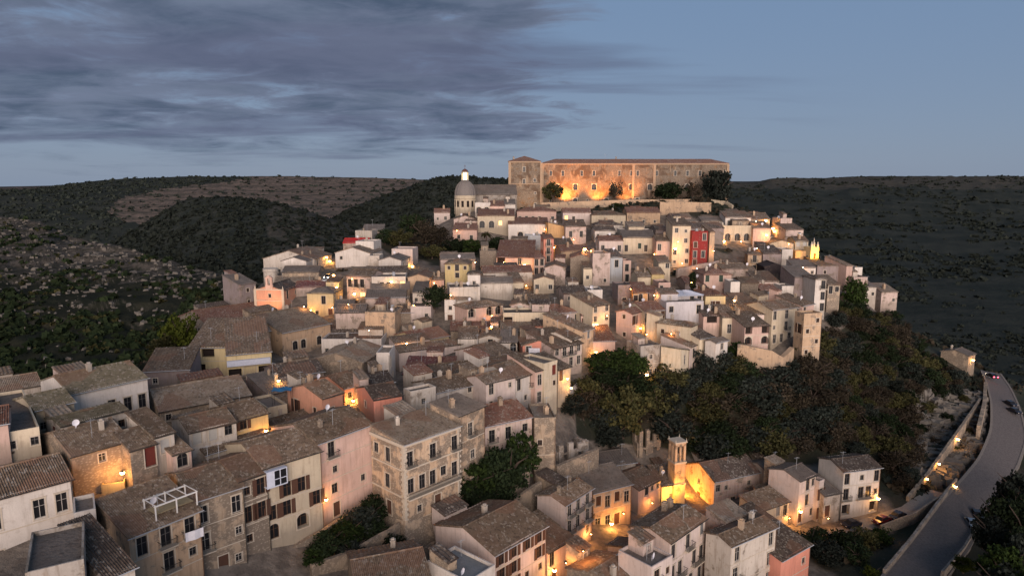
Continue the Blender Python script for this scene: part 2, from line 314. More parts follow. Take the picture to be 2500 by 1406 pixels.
# ---------------------------------------------------------------- the houses
# label, left px, corner px, right px, eave row, eave row at right (or turn in degrees), foot row, distance,
# wall, roof, roof shape, openings of the right face (storeys from the top), openings of the left face, options
HOUSES = [
# nearest, lower left
('long white house at the lower left edge with two tall windows', None,-30,174,1226,1166,1400,74,'W','B','g','x..x|o..a','',{'dp':11}),
('small ruined stone house wedged against the right end of the long white house', 172,180,240,1150,1135,1262,86,'s','B','f','o.|.','o',{'dp':7}),
('low dark roofed house at the bottom left, in front of the pergola house', 150,262,328,1412,1360,1500,64,'w','K','f','o','o',{'dp':12}),
('flat grey roof terrace at the very bottom left of the photo', -60,72,205,1410,1375,1500,60,'G','U','t','','',{'dp':9,'bare':1}),
('beige house with a white pergola frame on its tiled roof', 234,331,488,1310,1219,1500,75,'T','B','f','xbb|.bo|dw.','',{'dp':12}),
('tall grey stone house between the pergola house and the arched house', None,487,594,1222,1184,1425,83.5,'S','B','g','x.x|b.o|.d.','',{'dp':12}),
('narrow bare stone house left of the house with the blue white balcony room', None,593,652,1172,1148,1345,88.5,'s','B','g','o.|.x|o.','',{'dp':10}),
('tall cream house with a blue white enclosed balcony and a big street arch', None,652,783,1141,1098,1325,91.5,'C','B','g','e..|..x.|x..x|a.A.','',{'dp':13}),
('tall pinkish house with one balcony, beside the stone palace', None,785,910,1081,1027,1282,99,'P','B','g','b.|o.|.o|d.','',{'dp':12}),
('taller pinkish block joined to the right end of the stone palace', None,1122,1183,1014,983,1290,110.5,'V','U','f','b|w|x|.','',{'dp':6.5,'pitch':.2}),
('pink stone house with a reddish roof right behind the stone palace', None,1184,1300,1040,1015,1185,121,'k','R','g','b.w|w.o|.o.','',{'dp':12}),
('bare roofless stone tower house between the big bush and the ruins', 1290,1304,1357,1026,1024,1195,125,'S','S','t','o.|d.','',{'dp':8}),
# second row, left
('grey white house under the mottled roof, left of the yellow front', 418,467,576,1054,1027,1138,98,'w','B','g','ccw|.o.','.',{'dp':11}),
('narrow yellow house front with a warm lamp at its foot', None,580,654,1026,1005,1098,104,'Y','B','g','w.|o.','',{'dp':9}),
('house under the big blotchy grey green roof behind the yellow front', None,392,612,1003,962,1040,112,'S','S','g','o...o','',{'dp':14}),
('small beige house with a white parapet between the yellow front and the salmon gable', None,656,701,1002,992,1048,118,'C','U','t','o','',{'dp':8}),
('salmon gable house with a single small window', 701,789,836,971,949,1032,118,'A','B','g','o','.o',{}),
('coral red house with a dark roof, right of the bright yellow lamp', 872,914,981,974,962,1022,118,'a','K','g','.o','o',{}),
('salmon house under the wide dark edged roof behind the salmon gable', 766,842,911,947,928,985,127,'A','B','g','o.o','',{}),
('long white house with two dark doors and an olive roof at the left', 98,182,359,961,909,1045,104,'W','O','g','...xx','',{}),
('beige house with an olive roof below the long white house at the left', 35,94,180,1000,960,1072,95,'C','O','g','o.o','d',{'bare':1}),
('grey house with a red stripe across its olive roof at the left', 112,155,311,1038,990,1096,91,'w','O','g','.o.o','d',{'bare':1,'pitch':.2}),
('small beige flat roofed house near the left edge', -15,17,96,1066,1050,1112,85,'C','U','t','o.o','',{}),
('pinkish house cut by the left edge of the photo', None,-50,18,1042,1030,1112,83,'P','R','g','o','',{'dp':8}),
('long low grey roofed house at the far left on the slope edge', None,-40,100,962,938,992,116,'w','S','g','.o.','',{'dp':9}),
('stone house with the tall red brown door above the bright street lamp', 300,322,380,1098,1076,1158,87,'S','B','g','.D','',{'dp':9}),
('narrow pale grey house with a white panelled window near the red door', None,381,424,1066,1050,1130,90,'w','B','f','c','',{'dp':8}),
('house with a wide brown roof behind the stone ruin at lower left', None,178,318,1112,1072,1160,84,'S','B','g','.o.','',{'dp':12}),
('small peach house with an arched door below the pale grey house', None,424,466,1108,1094,1150,90,'P','B','f','a','',{'dp':6}),
('tiny yellow flat roofed room behind the pergola roof', None,250,304,1192,1184,1222,86,'Y','U','t','','',{'dp':5}),
('white washed yard wall house between the white house and the pergola house', None,184,234,1262,1250,1300,76,'W','U','t','','',{'dp':5}),
('house with a brown roof behind the cream arched house', None,505,655,1108,1062,1150,98,'w','B','g','','',{'dp':12}),
('brown roofed house behind the tall pinkish house', None,690,850,1062,1010,1100,112,'w','B','g','','',{'dp':10}),
('rubble walled house with a reddish flat top under the yellow modern building', None,440,655,960,950,975,136,'k','R','t','','',{'dp':8,'bare':1}),
('brown roofed house on the slope edge behind the long white house', None,352,462,906,900,950,132,'M','B','f','o.','',{'dp':10}),
('low dark roofed house left of the blue tarpaulin', None,470,600,966,952,990,126,'k','B','f','','',{'dp':6,'bare':1}),
('dark tiled house behind the orange lamp in the alley', None,672,790,922,905,945,135,'M','K','g','','',{'dp':10}),
('dark roofed house below the orange lamp in the alley', None,655,742,962,942,985,128,'M','U','f','','',{'dp':9}),
# modern building and the halls
('left half of the modern yellow building, with a wide dark garage', None,464,556,848,846,917,150,'y','B','f','v|G.','',{'dp':14,'pitch':.36}),
('right half of the modern yellow building, with a lilac band', None,557,662,866,856,930,147,'y','B','f','....|Gyv','',{'dp':16,'pitch':.40}),
('large hall with a broad beige roof and arched windows', None,691,806,812,783,866,166,'T','S','g','.aa.a.','',{'dp':22}),
('long hall with a reddish roof in front of the pink church', None,508,700,792,762,822,182,'s','R','g','','',{'dp':18}),
('rubbly low house between the beige hall and the modern yellow building', None,500,660,822,806,838,160,'S','S','g','','',{'dp':7}),
('grey house left of the pink church', None,587,624,694,688,752,204,'M','U','f','o|.','',{'dp':9}),
('big pale gable house at the left end of the town', 640,645,767,630,-6,678,228,'w','B','G','.o...','',{'dp':16}),
('small white gabled annex in front of the big pale gable house', None,688,747,636,-4,652,221,'W','U','G','','',{'dp':9}),
('grey tiled house below the small white annex', None,690,778,664,6,690,214,'S','U','g','','',{'dp':9}),
('stone roofed house above the pale yellow house', None,672,762,688,8,705,210,'S','S','g','','',{'dp':8}),
('pale yellow two storey house with a grey roof and a lamp at its corner', 731,752,813,714,-3,776,194,'y','U','h','..x.|.o.d','x|.',{}),
('house with a mauve roof behind the pale yellow house', None,722,794,700,10,720,206,'k','M','g','','',{'dp':8}),
('grey house right of the pale yellow house', None,816,862,750,6,778,188,'M','U','g','o','',{'dp':9}),
('cream white gable house above the glowing street', None,820,903,616,-8,664,233,'W','B','G','o..|...','',{'dp':13}),
('white flat roofed cube beside the red roof at the upper left', None,869,912,592,-8,620,240,'W','U','t','.o','',{'dp':8}),
('house with the bright red roof at the upper left of the town', None,838,898,592,4,604,250,'k','X','g','','',{'dp':8}),
('pale beige house above the red roof at the upper left of the town', None,868,908,566,-6,590,262,'w','U','t','','',{'dp':8}),
('grey garden building left of the dark park trees', None,885,935,562,5,580,268,'G','U','f','','',{'dp':8}),
('cream gable house with a dark balcony door', None,925,979,634,-6,664,222,'W','U','G','.|.b','',{'dp':11}),
('greyish white house between the two cream gables', None,900,926,628,0,650,226,'w','U','t','','',{'dp':7}),
('pinkish flat roofed house left of the park', None,957,1007,611,-4,645,234,'K','U','t','..o','',{'dp':9}),
('pinkish grey terrace house with balconies over the bright yellow shop front', 836,848,906,672,-14,734,203,'k','B','g','xbb.|..LL','',{'dp':9}),
('cream flat roofed house right of the bright yellow shop front', None,908,990,680,6,712,200,'w','U','t','.xx.l','',{'dp':9}),
('dark roofed house above the cream flat roofed house', None,896,994,664,8,682,211,'M','K','g','','',{'dp':8}),
('tan windowless gable house under a warm lamp', None,996,1048,676,-4,710,203,'T','B','G','','',{'dp':10}),
('peach house right of the tan windowless gable', None,1048,1084,682,8,712,206,'P','B','g','o','',{'dp':8}),
('yellow tower house with a tall middle window', 1080,1087,1144,643,-3,704,208,'Y','B','h','oxo|...|o.o','o|o',{'dp':9}),
('stone house behind the yellow tower house', None,1076,1160,632,8,650,222,'k','U','g','','',{'dp':9}),
('curved pale grey house below the yellow tower house', None,1098,1172,706,10,745,190,'w','U','t','.','',{'dp':9}),
('small white turret house right of the yellow tower house', None,1142,1172,668,0,706,198,'W','B','h','o','',{'dp':6}),
('pink house with three big arched windows and a hipped roof', 1110,1141,1228,752,742,808,181,'P','B','h','A.AA|....','.|o',{}),
('narrow pale house glued to the left side of the pink arched house', None,1086,1112,736,-4,792,187,'W','U','t','o|d','',{'dp':7}),
('cream wall fragment house with a dark door near the middle', None,1252,1278,688,12,730,205,'C','B','f','.|d','',{'dp':8}),
('cream gable house with two dark windows near the middle', None,1303,1352,681,-4,710,207,'C','B','G','..|w.w','',{'dp':10}),
('brown roofed house left of the cream gable with two windows', None,1180,1300,664,8,690,214,'w','R','g','','',{'dp':9}),
('grey white house above the roof of the pink arched house', None,1170,1252,690,6,722,200,'w','U','g','','',{'dp':8}),
('pale mauve gable house right of the pink arched house', None,1247,1293,744,-4,770,184,'k','B','G','.c.','',{'dp':9}),
('white house with a row of pale shutters right of the mauve gable', None,1293,1342,737,4,770,183,'K','B','g','ccc','',{'dp':9}),
('long cream terrace wall house below the white shutters', None,1229,1348,768,2,800,176,'C','U','t','v....','',{'dp':7}),
('pink house with two small windows under a hipped brown roof', None,1350,1417,765,759,797,177,'K','R','h','x..x','',{'dp':11}),
('tall cream house lit by the lamp at its foot in the middle of the town', None,1446,1489,747,741,818,175,'C','B','f','w.w|w.w|.L.','',{'dp':9}),
('peach strip house left of the tall lit cream house', None,1418,1446,768,4,802,178,'P','R','f','x','',{'dp':9}),
('white flat topped box above the tall lit cream house', None,1434,1471,712,3,745,192,'W','U','t','','',{'dp':7}),
('house with a dark roof left of the white flat topped box', None,1376,1434,716,8,740,194,'k','K','g','o.','',{'dp':10}),
('brown stone gable house above the dark roofs in the middle', None,1330,1380,652,-6,686,216,'k','B','G','','',{'dp':11}),
('broad brown stone house with a blank front in the middle', None,1392,1446,628,-6,684,222,'s','R','G','','',{'dp':12}),
('small cream front with one arched window left of the tall ruinous stone wall', None,1424,1446,654,0,692,212,'C','B','f','o','',{'dp':6}),
('tall ruinous stone house with a blank wall in the middle', None,1446,1490,622,6,696,217,'k','U','t','..|..|.o','',{'dp':9}),
('tall blue grey house beside the ruinous stone wall', None,1489,1520,627,10,684,221,'B','K','f','.|.','',{'dp':8}),
('thin pink house right of the tall blue grey house', None,1520,1541,640,4,690,222,'P','U','t','x|x','',{'dp':6}),
('cream house with an orange lit side near the middle', 1541,1556,1589,675,4,712,205,'C','B','g','.|o','.',{'dp':9}),
('cream yellow house with a small balcony right of the orange lit side', None,1590,1622,668,4,705,207,'Y','B','g','.b','',{'dp':9}),
('narrow cream house with one dark window under the red brown roofs', None,1607,1637,641,2,680,214,'C','B','f','.w|..','',{'dp':7}),
('small orange house with blue grey windows beside the cypress', None,1607,1637,694,3,728,198,'P','B','t','o.|.o','',{'dp':7}),
('small pinkish hut beside the orange house', None,1584,1607,712,0,730,196,'P','R','f','','',{'dp':5}),
('orange tan house with a broad dark arch', None,1546,1582,714,-2,742,191,'O','R','f','.A.','',{'dp':8}),
('grey rendered narrow house left of the orange tan arch house', None,1508,1540,700,6,748,196,'M','U','t','.|x','',{'dp':7}),
# right middle
('pale pink gable house with a round window, right of the dark lane', 1505,1541,1572,765,757,830,176,'P','R','g','x.|..','o|.|o',{}),
('cream pink house with a red brown roof and a balcony', None,1573,1625,759,755,820,178,'C','R','g','b..s|.A..','',{'dp':10}),
('white house with a lilac railing band', None,1625,1718,742,739,800,180,'L','U','t','....|....','',{'dp':9}),
('white rooftop storey with a curved white canopy', None,1642,1717,722,719,745,186,'L','L','h','..xx','',{'dp':8,'pitch':.2}),
('cream yellow house with a double window under a dark red roof', None,1721,1772,720,2,765,187,'y','R','h','.ss.','',{'dp':10}),
('big tan house with a hipped roof standing above the trees', 1604,1682,1704,796,780,908,166,'C','B','h','o|x|.','...|...|...',{}),
('lower cream wing with an olive lean to roof below the big tan house', 1614,1660,1682,862,846,935,158,'C','O','F','x|.','.|d',{}),
('cream three storey wing right of the lean to roof', None,1683,1705,846,838,915,162,'K','B','f','x|x','',{'dp':8}),
('cream house with a porch between the wing and the white gable', None,1706,1742,826,820,888,164,'C','K','f','x|.','',{'dp':8}),
('small bright white gable house at the wood edge', 1722,1745,1777,836,829,895,161,'W','U','g','w|c','',{}),
('cream cube house with one narrow window above the small white gable', None,1762,1800,773,2,818,176,'C','B','f','.x.','',{'dp':8}),
('brown roofed house left of the cream cube house', None,1716,1762,770,4,812,178,'P','K','f','v|.','',{'dp':7}),
('pink house with two storeys of dark arches', None,1815,1879,796,793,868,170,'P','B','f','v.v|A.A|..','',{'dp':9}),
('tall whitish house with many tall windows at the wood edge', None,1881,1957,756,748,842,180,'C','B','g','x.x.x|o.b.o|....','',{'dp':10}),
('pale pink front left of the stone tower', None,1957,1988,746,740,775,184,'P','B','f','x.','',{'dp':8}),
('old tan stone tower house at the right end of the terrace row', 1941,1957,2008,770,768,872,172,'T','S','t','.o|o.|.o|o.','.|.',{}),
('house with a long white roof parapet above the dark arches', None,1786,1880,766,3,790,182,'K','B','f','','',{'dp':12}),
('long brown roofed house above the tall whitish house', None,1850,1972,748,2,764,192,'S','B','g','','',{'dp':12}),
('brown roofed house right of the cream yellow double window house', None,1774,1852,748,4,770,192,'k','B','g','','',{'dp':11}),
('pink house with a red brown hipped roof', None,1717,1786,669,2,722,206,'P','R','h','s.s.|....','',{'dp':11}),
('bright white narrow front with lit ground floor beside the pink hipped house', None,1782,1807,692,0,738,198,'W','U','t','.|l','',{'dp':6}),
('black netted building block', None,1865,1915,650,-5,682,226,'D','D','G','','',{'dp':10}),
('tan house with a blank left side and a cream front', 1784,1824,1860,620,-12,664,236,'T','B','h','.b.|.w.','.',{}),
('beige gable house near the upper right end', None,1878,1938,594,-5,622,256,'c','B','G','..o.','',{'dp':12}),
('cream house with pale shutters beside the beige gable at the upper right', None,1938,1974,588,-4,648,255,'C','B','g','cc|..|..','',{'dp':9}),
('orange lit house below the pale shutters at the upper right', None,1940,1976,616,-3,652,249,'O','U','t','','',{'dp':4}),
('white house with a grey window left of the orange lit house', None,1908,1936,612,-3,640,246,'W','U','t','.o','',{'dp':7}),
('long mauve stone house with a broad blank wall at the right', None,1992,2063,648,2,704,236,'M','B','f','.o...|....','',{'dp':9,'pitch':.12}),
('pale pink gable end of the long mauve house', None,2063,2082,648,20,706,233,'P','B','f','|','',{'dp':10}),
('tall narrow white house with green railed balconies', None,1986,2018,680,2,762,200,'W','B','h','.b|.x|.x','',{'dp':8}),
('olive stained house right of the tall narrow white house', None,2018,2052,694,4,745,205,'S','B','f','.w|..','',{'dp':8}),
('dark mauve blank wall house left of the tall narrow white house', None,1936,1986,676,3,752,208,'M','U','f','','',{'dp':10}),
('low white row with small arched windows below the yellow lit chapel', None,1940,1992,652,2,676,226,'W','U','f','ooo','',{'dp':7}),
('white cube house high on the right town edge', None,2085,2106,656,2,680,236,'W','U','t','','',{'dp':6}),
('stepped stone house on the right town edge', None,2082,2118,680,2,712,230,'k','U','t','o.','',{'dp':7}),
('small white walled house falling with the right town edge', None,2106,2140,700,4,730,228,'w','U','f','.o','',{'dp':7}),
('ruined stone house at the tip of the right town edge', None,2150,2192,712,4,746,230,'k','S','f','.o','',{'dp':8}),
('pinkish low house under the black netted block', None,1846,1902,686,3,706,214,'K','B','f','..','',{'dp':9}),
('pinkish stone house with small windows right of the bright white front', None,1856,1898,708,3,736,204,'k','R','g','.o','',{'dp':8}),
('shabby brown house with plants beside the bright white front', None,1808,1852,690,4,740,203,'s','B','g','.','',{'dp':8}),
('white cube with a green balcony above the brown roofs', None,1908,1938,702,2,722,208,'W','U','t','.','',{'dp':6}),
('low white house with dark arches under the tan house', None,1790,1850,664,3,680,224,'K','B','g','o.oo','',{'dp':9}),
('dark grey house left of the white house with a grey window', None,1862,1908,618,-2,645,240,'M','K','f','','',{'dp':9}),
('brown roofed house between the pink hipped house and the tan house', None,1760,1826,656,4,672,222,'k','B','g','','',{'dp':9}),
('brown house with a plain roof left of the pink hipped house', None,1672,1718,690,3,716,208,'M','R','g','','',{'dp':9}),
# upper town
('long pink house with a red brown roof below the convent tower', None,1262,1358,515,0,545,300,'P','R','h','x.xx.x','',{'dp':11}),
('wide white house with a dark arched doorway', None,1241,1338,546,0,588,278,'W','R','f','.A..w','',{'dp':9}),
('orange lit house with a slanted top beside the wide white house', None,1338,1378,552,8,606,272,'O','B','F','','',{'dp':9}),
('brown stone house with dark windows right of the slanted orange house', None,1380,1431,552,2,612,268,'k','B','f','.x|L.','',{'dp':9}),
('cream house with three dark windows and a hipped roof under the convent', None,1444,1528,524,0,556,292,'C','B','h','.ooo','',{'dp':11}),
('mauve house with one dark window left of the cream hipped house', None,1374,1443,518,0,545,297,'K','R','g','.w..','',{'dp':10}),
('tan house with three little wall lights', None,1530,1612,518,0,554,291,'T','R','g','ooo','',{'dp':12}),
('white house with three tall windows at the upper right', None,1770,1834,530,-2,556,272,'W','B','f','xxx','',{'dp':9}),
('cream house with four arched windows below the white house with three tall windows', None,1742,1837,554,-2,592,266,'C','U','t','AAAA','',{'dp':7}),
('brown stone hillside house at the upper right', None,1833,1880,534,-4,562,278,'S','B','g','','',{'dp':14}),
('blank orange lit house at the lamps of the upper right', None,1837,1882,556,-6,600,263,'P','B','f','','',{'dp':9}),
('tall bright red house', 1681,1687,1729,568,4,652,238,'R','U','t','.x|s.|.x|d.','',{'dp':9}),
('brown sided house joined to the bright red house', None,1730,1742,566,4,640,241,'T','B','f','','',{'dp':9}),
('tall cream house with a lamp on its front, left of the bright red house', None,1639,1687,550,2,650,240,'C','B','f','.o|.w|x.w|o.w','',{'dp':9}),
('pink and orange house left of the tall cream house with a lamp', None,1601,1638,587,0,642,243,'P','B','g','x.|o.','',{'dp':9}),
('long cream house with plants on its balcony', None,1521,1601,579,0,618,250,'C','U','f','x.sx.','',{'dp':9}),
('low flat house with a bright white roof rail above the long cream house', None,1518,1600,566,0,580,260,'W','K','t','','',{'dp':12}),
('white house with little dormers', None,1452,1502,562,2,585,264,'W','K','g','o.o','',{'dp':9}),
('cream pink house left of the long cream house', None,1462,1522,586,2,618,250,'K','R','g','x.x','',{'dp':8}),
('orange lit house with a big brown roof and a wall lamp', 1200,1212,1303,627,-4,668,235,'P','R','f','v.x.|....','',{'dp':16,'pitch':.36}),
('blue grey flat walled house above the big brown roof', None,1282,1327,578,0,616,256,'B','U','t','','',{'dp':8}),
('narrow rose pink house with balconies', 1320,1327,1352,582,10,642,241,'a','R','f','b|b|x','x|x',{'dp':8}),
('pink house with rows of shutters below the narrow rose pink house', None,1303,1330,630,14,672,233,'P','R','f','xx|xx','',{'dp':8}),
('dark stone side of the house left of the orange lit house', None,1172,1212,616,4,662,238,'s','U','t','..|..','',{'dp':9}),
('warm lit low house under the lamp near the middle top', None,1353,1400,598,6,625,252,'O','B','f','L.','',{'dp':8}),
('brown roofed house with a pale ridge in the middle top', None,1370,1440,612,10,640,238,'T','R','g','','',{'dp':10}),
('small pinkish house at the left of the dome church', None,1060,1098,518,4,545,302,'K','R','g','o.','',{'dp':9}),
('pink gable house below the dome church', None,1106,1164,560,-2,592,276,'P','R','f','..','',{'dp':9}),
('grey pink house right under the dome church', None,1108,1164,534,-4,562,290,'k','B','G','..x','',{'dp':10}),
('cream house with arches right of the dome church', None,1166,1256,526,0,560,282,'C','R','f','AA.d','',{'dp':10}),
('white house with two dark arches below the dome church', None,1160,1197,498,0,525,294,'W','U','t','AA','',{'dp':8}),
('small pink roofed house right of the white arched house', None,1197,1232,502,0,526,293,'P','R','f','oo','',{'dp':8}),
('white gable end house left of the convent tower foot', None,1232,1258,498,2,526,295,'W','U','f','o','',{'dp':8}),
('mauve ruin like house with the brown tower on the upper right edge', None,1903,1934,536,3,590,274,'k','R','t','.|.','',{'dp':8}),
('stepped mauve house below the brown tower on the upper right edge', None,1916,1962,560,6,610,266,'k','B','f','..|..','',{'dp':9}),
('low mauve roofed house under the long pale terrace wall', None,1640,1688,530,2,552,284,'k','B','g','..','',{'dp':9}),
('dark roofed house above the bright red house', None,1682,1768,556,4,575,262,'M','K','g','','',{'dp':12}),
('whitish house with a hipped dark roof below the cream hipped house', None,1452,1520,548,2,566,276,'W','K','h','o.','',{'dp':9}),
('pale house row behind the white house with three tall windows', None,1712,1768,538,2,562,276,'w','U','g','.o','',{'dp':9}),
('dark roofed house left of the tall cream house with a lamp', None,1600,1640,560,3,590,256,'M','K','g','','',{'dp':9}),
# central front
('long low white house with a dark roof terrace right of the beige hall', None,786,931,832,0,872,170,'W','K','t','o.....','',{'dp':12}),
('grey beige gable house in front of the long low white house', None,761,884,878,-10,910,149,'S','S','G','.','',{'dp':14}),
('narrow white tower like house between the gable and the lane', None,921,951,866,0,940,146,'W','S','t','.|.','',{'dp':7}),
('long white house with a brown roof in the middle front', 955,976,1137,858,837,908,158,'K','B','g','.o.o..s','.',{}),
('white pink gable house in the middle front', 1112,1200,1252,873,858,900,152,'K','B','g','.o','...',{}),
('coral gable house with laundry on its balcony', None,1276,1354,842,6,872,158,'a','B','G','b.w','',{'dp':14}),
('small white house with a round topped door left of the coral gable', None,1222,1263,834,0,862,163,'W','U','f','.a','',{'dp':7}),
('square stone house with a worn relieving arch', None,893,964,766,-4,820,178,'T','S','t','...|.a.','',{'dp':10}),
('small cream hut with a brown roof in the middle', 1010,1030,1055,784,776,802,176,'C','B','g','','',{}),
('white pink walled house behind the small cream hut', None,1003,1052,752,-2,784,184,'K','U','t','.o','',{'dp':8}),
('house with a golden lit gable under a wide brown roof', 964,1014,1096,832,818,845,168,'y','R','g','','',{}),
('white walled house with a brown roof right of the golden gable', None,1118,1168,824,2,846,166,'W','B','g','','',{'dp':11}),
('white grey gable house left of the small round topped door', None,1169,1222,824,-4,850,164,'w','B','G','x','',{'dp':10}),
('house with a broad stony roof in front of the long cream terrace', None,1222,1302,808,2,828,171,'S','S','g','','',{'dp':11}),
('grey white house under the dark brown roofs left of the lit lane', 1320,1394,1426,828,818,872,160,'w','B','g','w.w|..','',{}),
('brown front beside the lit lane', None,1422,1449,808,800,868,163,'T','B','f','s|.','',{'dp':12}),
('house with a maroon roof terrace in the middle front', None,984,1104,912,-2,935,143,'k','M','f','','',{'dp':8}),
('square grey beige box house with a small grille', 985,1003,1064,962,949,1005,124,'w','U','t','.o.','',{}),
('white walled house with a brown roof right of the grey box house', None,1064,1157,958,938,982,128,'W','B','g','...o','',{'dp':9}),
('tall white pink house with a yellow gable side', 1140,1187,1258,935,918,1005,130,'K','B','g','x.o|o..','.',{}),
('white house with balconies right of the tall white pink house', None,1259,1306,924,908,995,136,'W','B','g','x.b|.o.','',{'dp':12}),
('slim pink house with two tall windows beside the cream tall front', None,1306,1327,905,900,990,139,'P','B','f','x|x','',{'dp':9}),
('slim tall cream front below the coral gable', None,1328,1361,893,884,988,140,'C','U','t','.d|.o|..','',{'dp':8}),
('golden lit house at the bend of the lane', None,1362,1393,902,893,968,145,'C','B','f','d.|..','',{'dp':8}),
('pink grey terrace with laundry left of the lane', None,1352,1421,850,836,905,155,'k','B','f','wbbw|x.xx','',{'dp':10}),
('old grey stone house by the dark ivy block', 1530,1562,1614,850,845,930,160,'G','U','t','.o.|...','..|..',{}),
('reddish terrace house below the lane lamp', None,1442,1502,832,6,876,167,'P','R','f','','',{'dp':9}),
('grey stone gable house above the square stone house', None,893,990,726,6,750,188,'k','U','g','','',{'dp':10}),
('brown gable house right of the square stone house', None,968,1010,762,4,800,184,'s','K','g','','',{'dp':9}),
('pale stained house with a dark tree at its right', None,1008,1040,712,0,746,192,'w','U','f','.o','',{'dp':8}),
('grey roofed house above the stone gable in the centre left', None,905,1000,706,10,722,196,'S','U','g','','',{'dp':9}),
('small mauve house left of the square stone house', None,820,892,762,6,790,180,'k','U','g','.','',{'dp':9}),
('house with a dark roof behind the long low white house', None,800,900,812,6,832,178,'M','K','g','','',{'dp':9}),
('red brown roofed house right of the maroon terrace', None,1062,1142,918,908,945,140,'P','B','g','','',{'dp':9}),
('house with a brown roof and a white ridge right of the maroon roof', None,1146,1232,912,900,940,142,'w','B','g','','',{'dp':10}),
('brown roofed house left of the coral gable', None,1222,1316,902,886,930,146,'k','B','g','','',{'dp':10}),
('dark roofed low house behind the coral red house', None,908,962,938,930,960,130,'M','K','g','','',{'dp':8}),
('brown roofed house with a grey ridge above the coral gable', None,1302,1380,832,826,850,168,'k','B','g','','',{'dp':10}),
('brown gabled roof house left of the small white house in the middle', None,1100,1200,806,4,822,176,'S','R','g','','',{'dp':9}),
# bottom right
('long white pink house with a row of tall brown shutters at the bottom centre', None,1208,1333,1352,1281,1470,92,'K','B','g','xxxx|xx.x|o.oo','.|.',{'dp':13}),
('house with a plain grey membrane roof at the bottom centre', 1043,1142,1208,1428,1386,1480,84,'W','Z','t','o','',{'dp':9}),
('house with a brown roof at the very bottom, left of the grey membrane roof', None,872,1050,1440,1404,1480,82,'S','B','g','','',{'dp':10}),
('white house with two long rows of balconies left of the glowing street', 1312,1378,1446,1231,1189,1352,112,'K','B','g','bbb|bbb|d.w','.',{}),
('pinkish house by the brightest street lamp at the bottom', None,1336,1402,1346,1308,1440,101,'P','B','f','x.w|d.','',{'dp':8}),
('pinkish stone house with a roof terrace on the glowing street', None,1447,1542,1202,1179,1300,124,'T','U','g','sxsx|w.d.','',{'dp':13}),
('peach house with blue windows left of the bright yellow wall', None,1557,1613,1194,1168,1248,134,'P','B','g','.xo.|....','',{'dp':10}),
('low bright yellow lit house at the foot of the bell tower', None,1614,1664,1184,1178,1232,139,'C','B','f','.o.','',{'dp':7}),
('long cream house with a shutter and brown roof right of the yellow church', None,1852,1927,1246,1221,1285,126,'C','B','f','o.s.','',{'dp':5,'bare':1}),
('white house with a bright lamp on its wall at the lower right', 1878,1945,1994,1172,1156,1282,130,'K','U','g','.x.|.x.|d..','',{}),
('slim white front right of the white house with a bright lamp', None,1994,2010,1180,1176,1270,132,'K','U','t','x|x','',{'dp':7}),
('grey white house with long balconies beside the lower right road', 2000,2052,2151,1150,1139,1262,133,'W','K','g','x.o.x|b.bbo|G..G','',{}),
('small grey stone shed left of the long balconies house', None,2008,2052,1208,1200,1268,131,'G','U','f','d.','',{'dp':6}),
('tall white mauve house with many railed terraces at the bottom right', 1540,1630,1723,1322,1262,1480,98,'K','B','g','x.b.s|bb.bb|x.xx','.|.',{}),
('white front part house below the many railed terraces', None,1588,1642,1392,1362,1480,88,'K','U','t','b.|..','',{'dp':6}),
('tall house with a dark mauve blank side and a white front at the bottom right', 1724,1778,1896,1331,1283,1480,100,'w','B','g','x..x|b..x|.w.x','.',{}),
('coral house with a hipped dark roof at the bottom right', 1896,1900,1979,1366,1326,1480,104,'a','K','f','.o|.x','',{'dp':12}),
('house with a broad dark roof at the very bottom, left of the white terraces', 1385,1500,1574,1446,1398,1490,87,'S','B','g','','',{}),
('brown roofed house with a white gable side left of the railed terraces', 1484,1572,1602,1366,1344,1420,98,'K','B','g','o','.',{}),
('brown roofed house below the white house with a bright lamp', None,1872,1932,1214,1200,1252,133,'w','B','f','','',{'dp':4,'bare':1}),
('grey roofed low house behind the peach house with blue windows', None,1455,1552,1140,1126,1168,140,'G','U','g','','',{'dp':9}),
('grey gabled house right of the yellow church', None,1880,1938,1158,1146,1190,140,'G','U','g','','',{'dp':8}),
('small hut with a dark red roof behind the glowing street', None,1508,1560,1138,1130,1155,147,'G','M','f','','',{'dp':7}),
('stone house with a grey roof at the far right above the road', 2298,2362,2382,868,862,900,214,'S','U','g','o','',{}),
]
# extra ground points: px, py, distance
GROUND = [
 (1450,1010,156),(1500,1100,150),(1700,1130,153),(1660,970,171),(1850,940,178),(1850,1130,150),(1990,890,182),(2100,1000,174),
 (2140,1130,152),(2200,830,216),(2290,920,205),(2240,1060,176),(2150,790,232),(2085,740,240),(1400,970,150),(1430,890,164),
 (1330,1205,122),(1200,1290,112),(1080,1400,98),(950,1410,92),(860,1300,101),(700,1390,90),(1500,1260,125),(1400,1420,98),
 (1800,1300,122),(2000,1300,124),(2050,1400,110),(2150,1300,128),(1250,508,318),(1500,492,328),(1780,497,328),(1130,522,312),
 (1000,592,276),(950,622,252),(1150,602,263),(800,668,216),(805,735,203),(420,905,142),(180,930,134),(20,950,126),(990,1335,104),
 (1140,1300,110),(1060,560,282),(1900,1350,114),(860,1380,92),(1290,1200,118),(1800,1380,104),(1680,1250,134),(2010,1390,112),
]
ROAD = [((2398,905),(2440,912),222),((2412,935),(2466,948),210),((2424,985),(2490,1002),192),((2424,1050),(2505,1070),176),((2395,1120),(2480,1145),160),
        ((2345,1180),(2425,1215),146),((2296,1232),(2388,1275),134),((2240,1310),(2362,1338),121),((2170,1395),(2300,1410),109),((2110,1470),(2250,1490),99)]
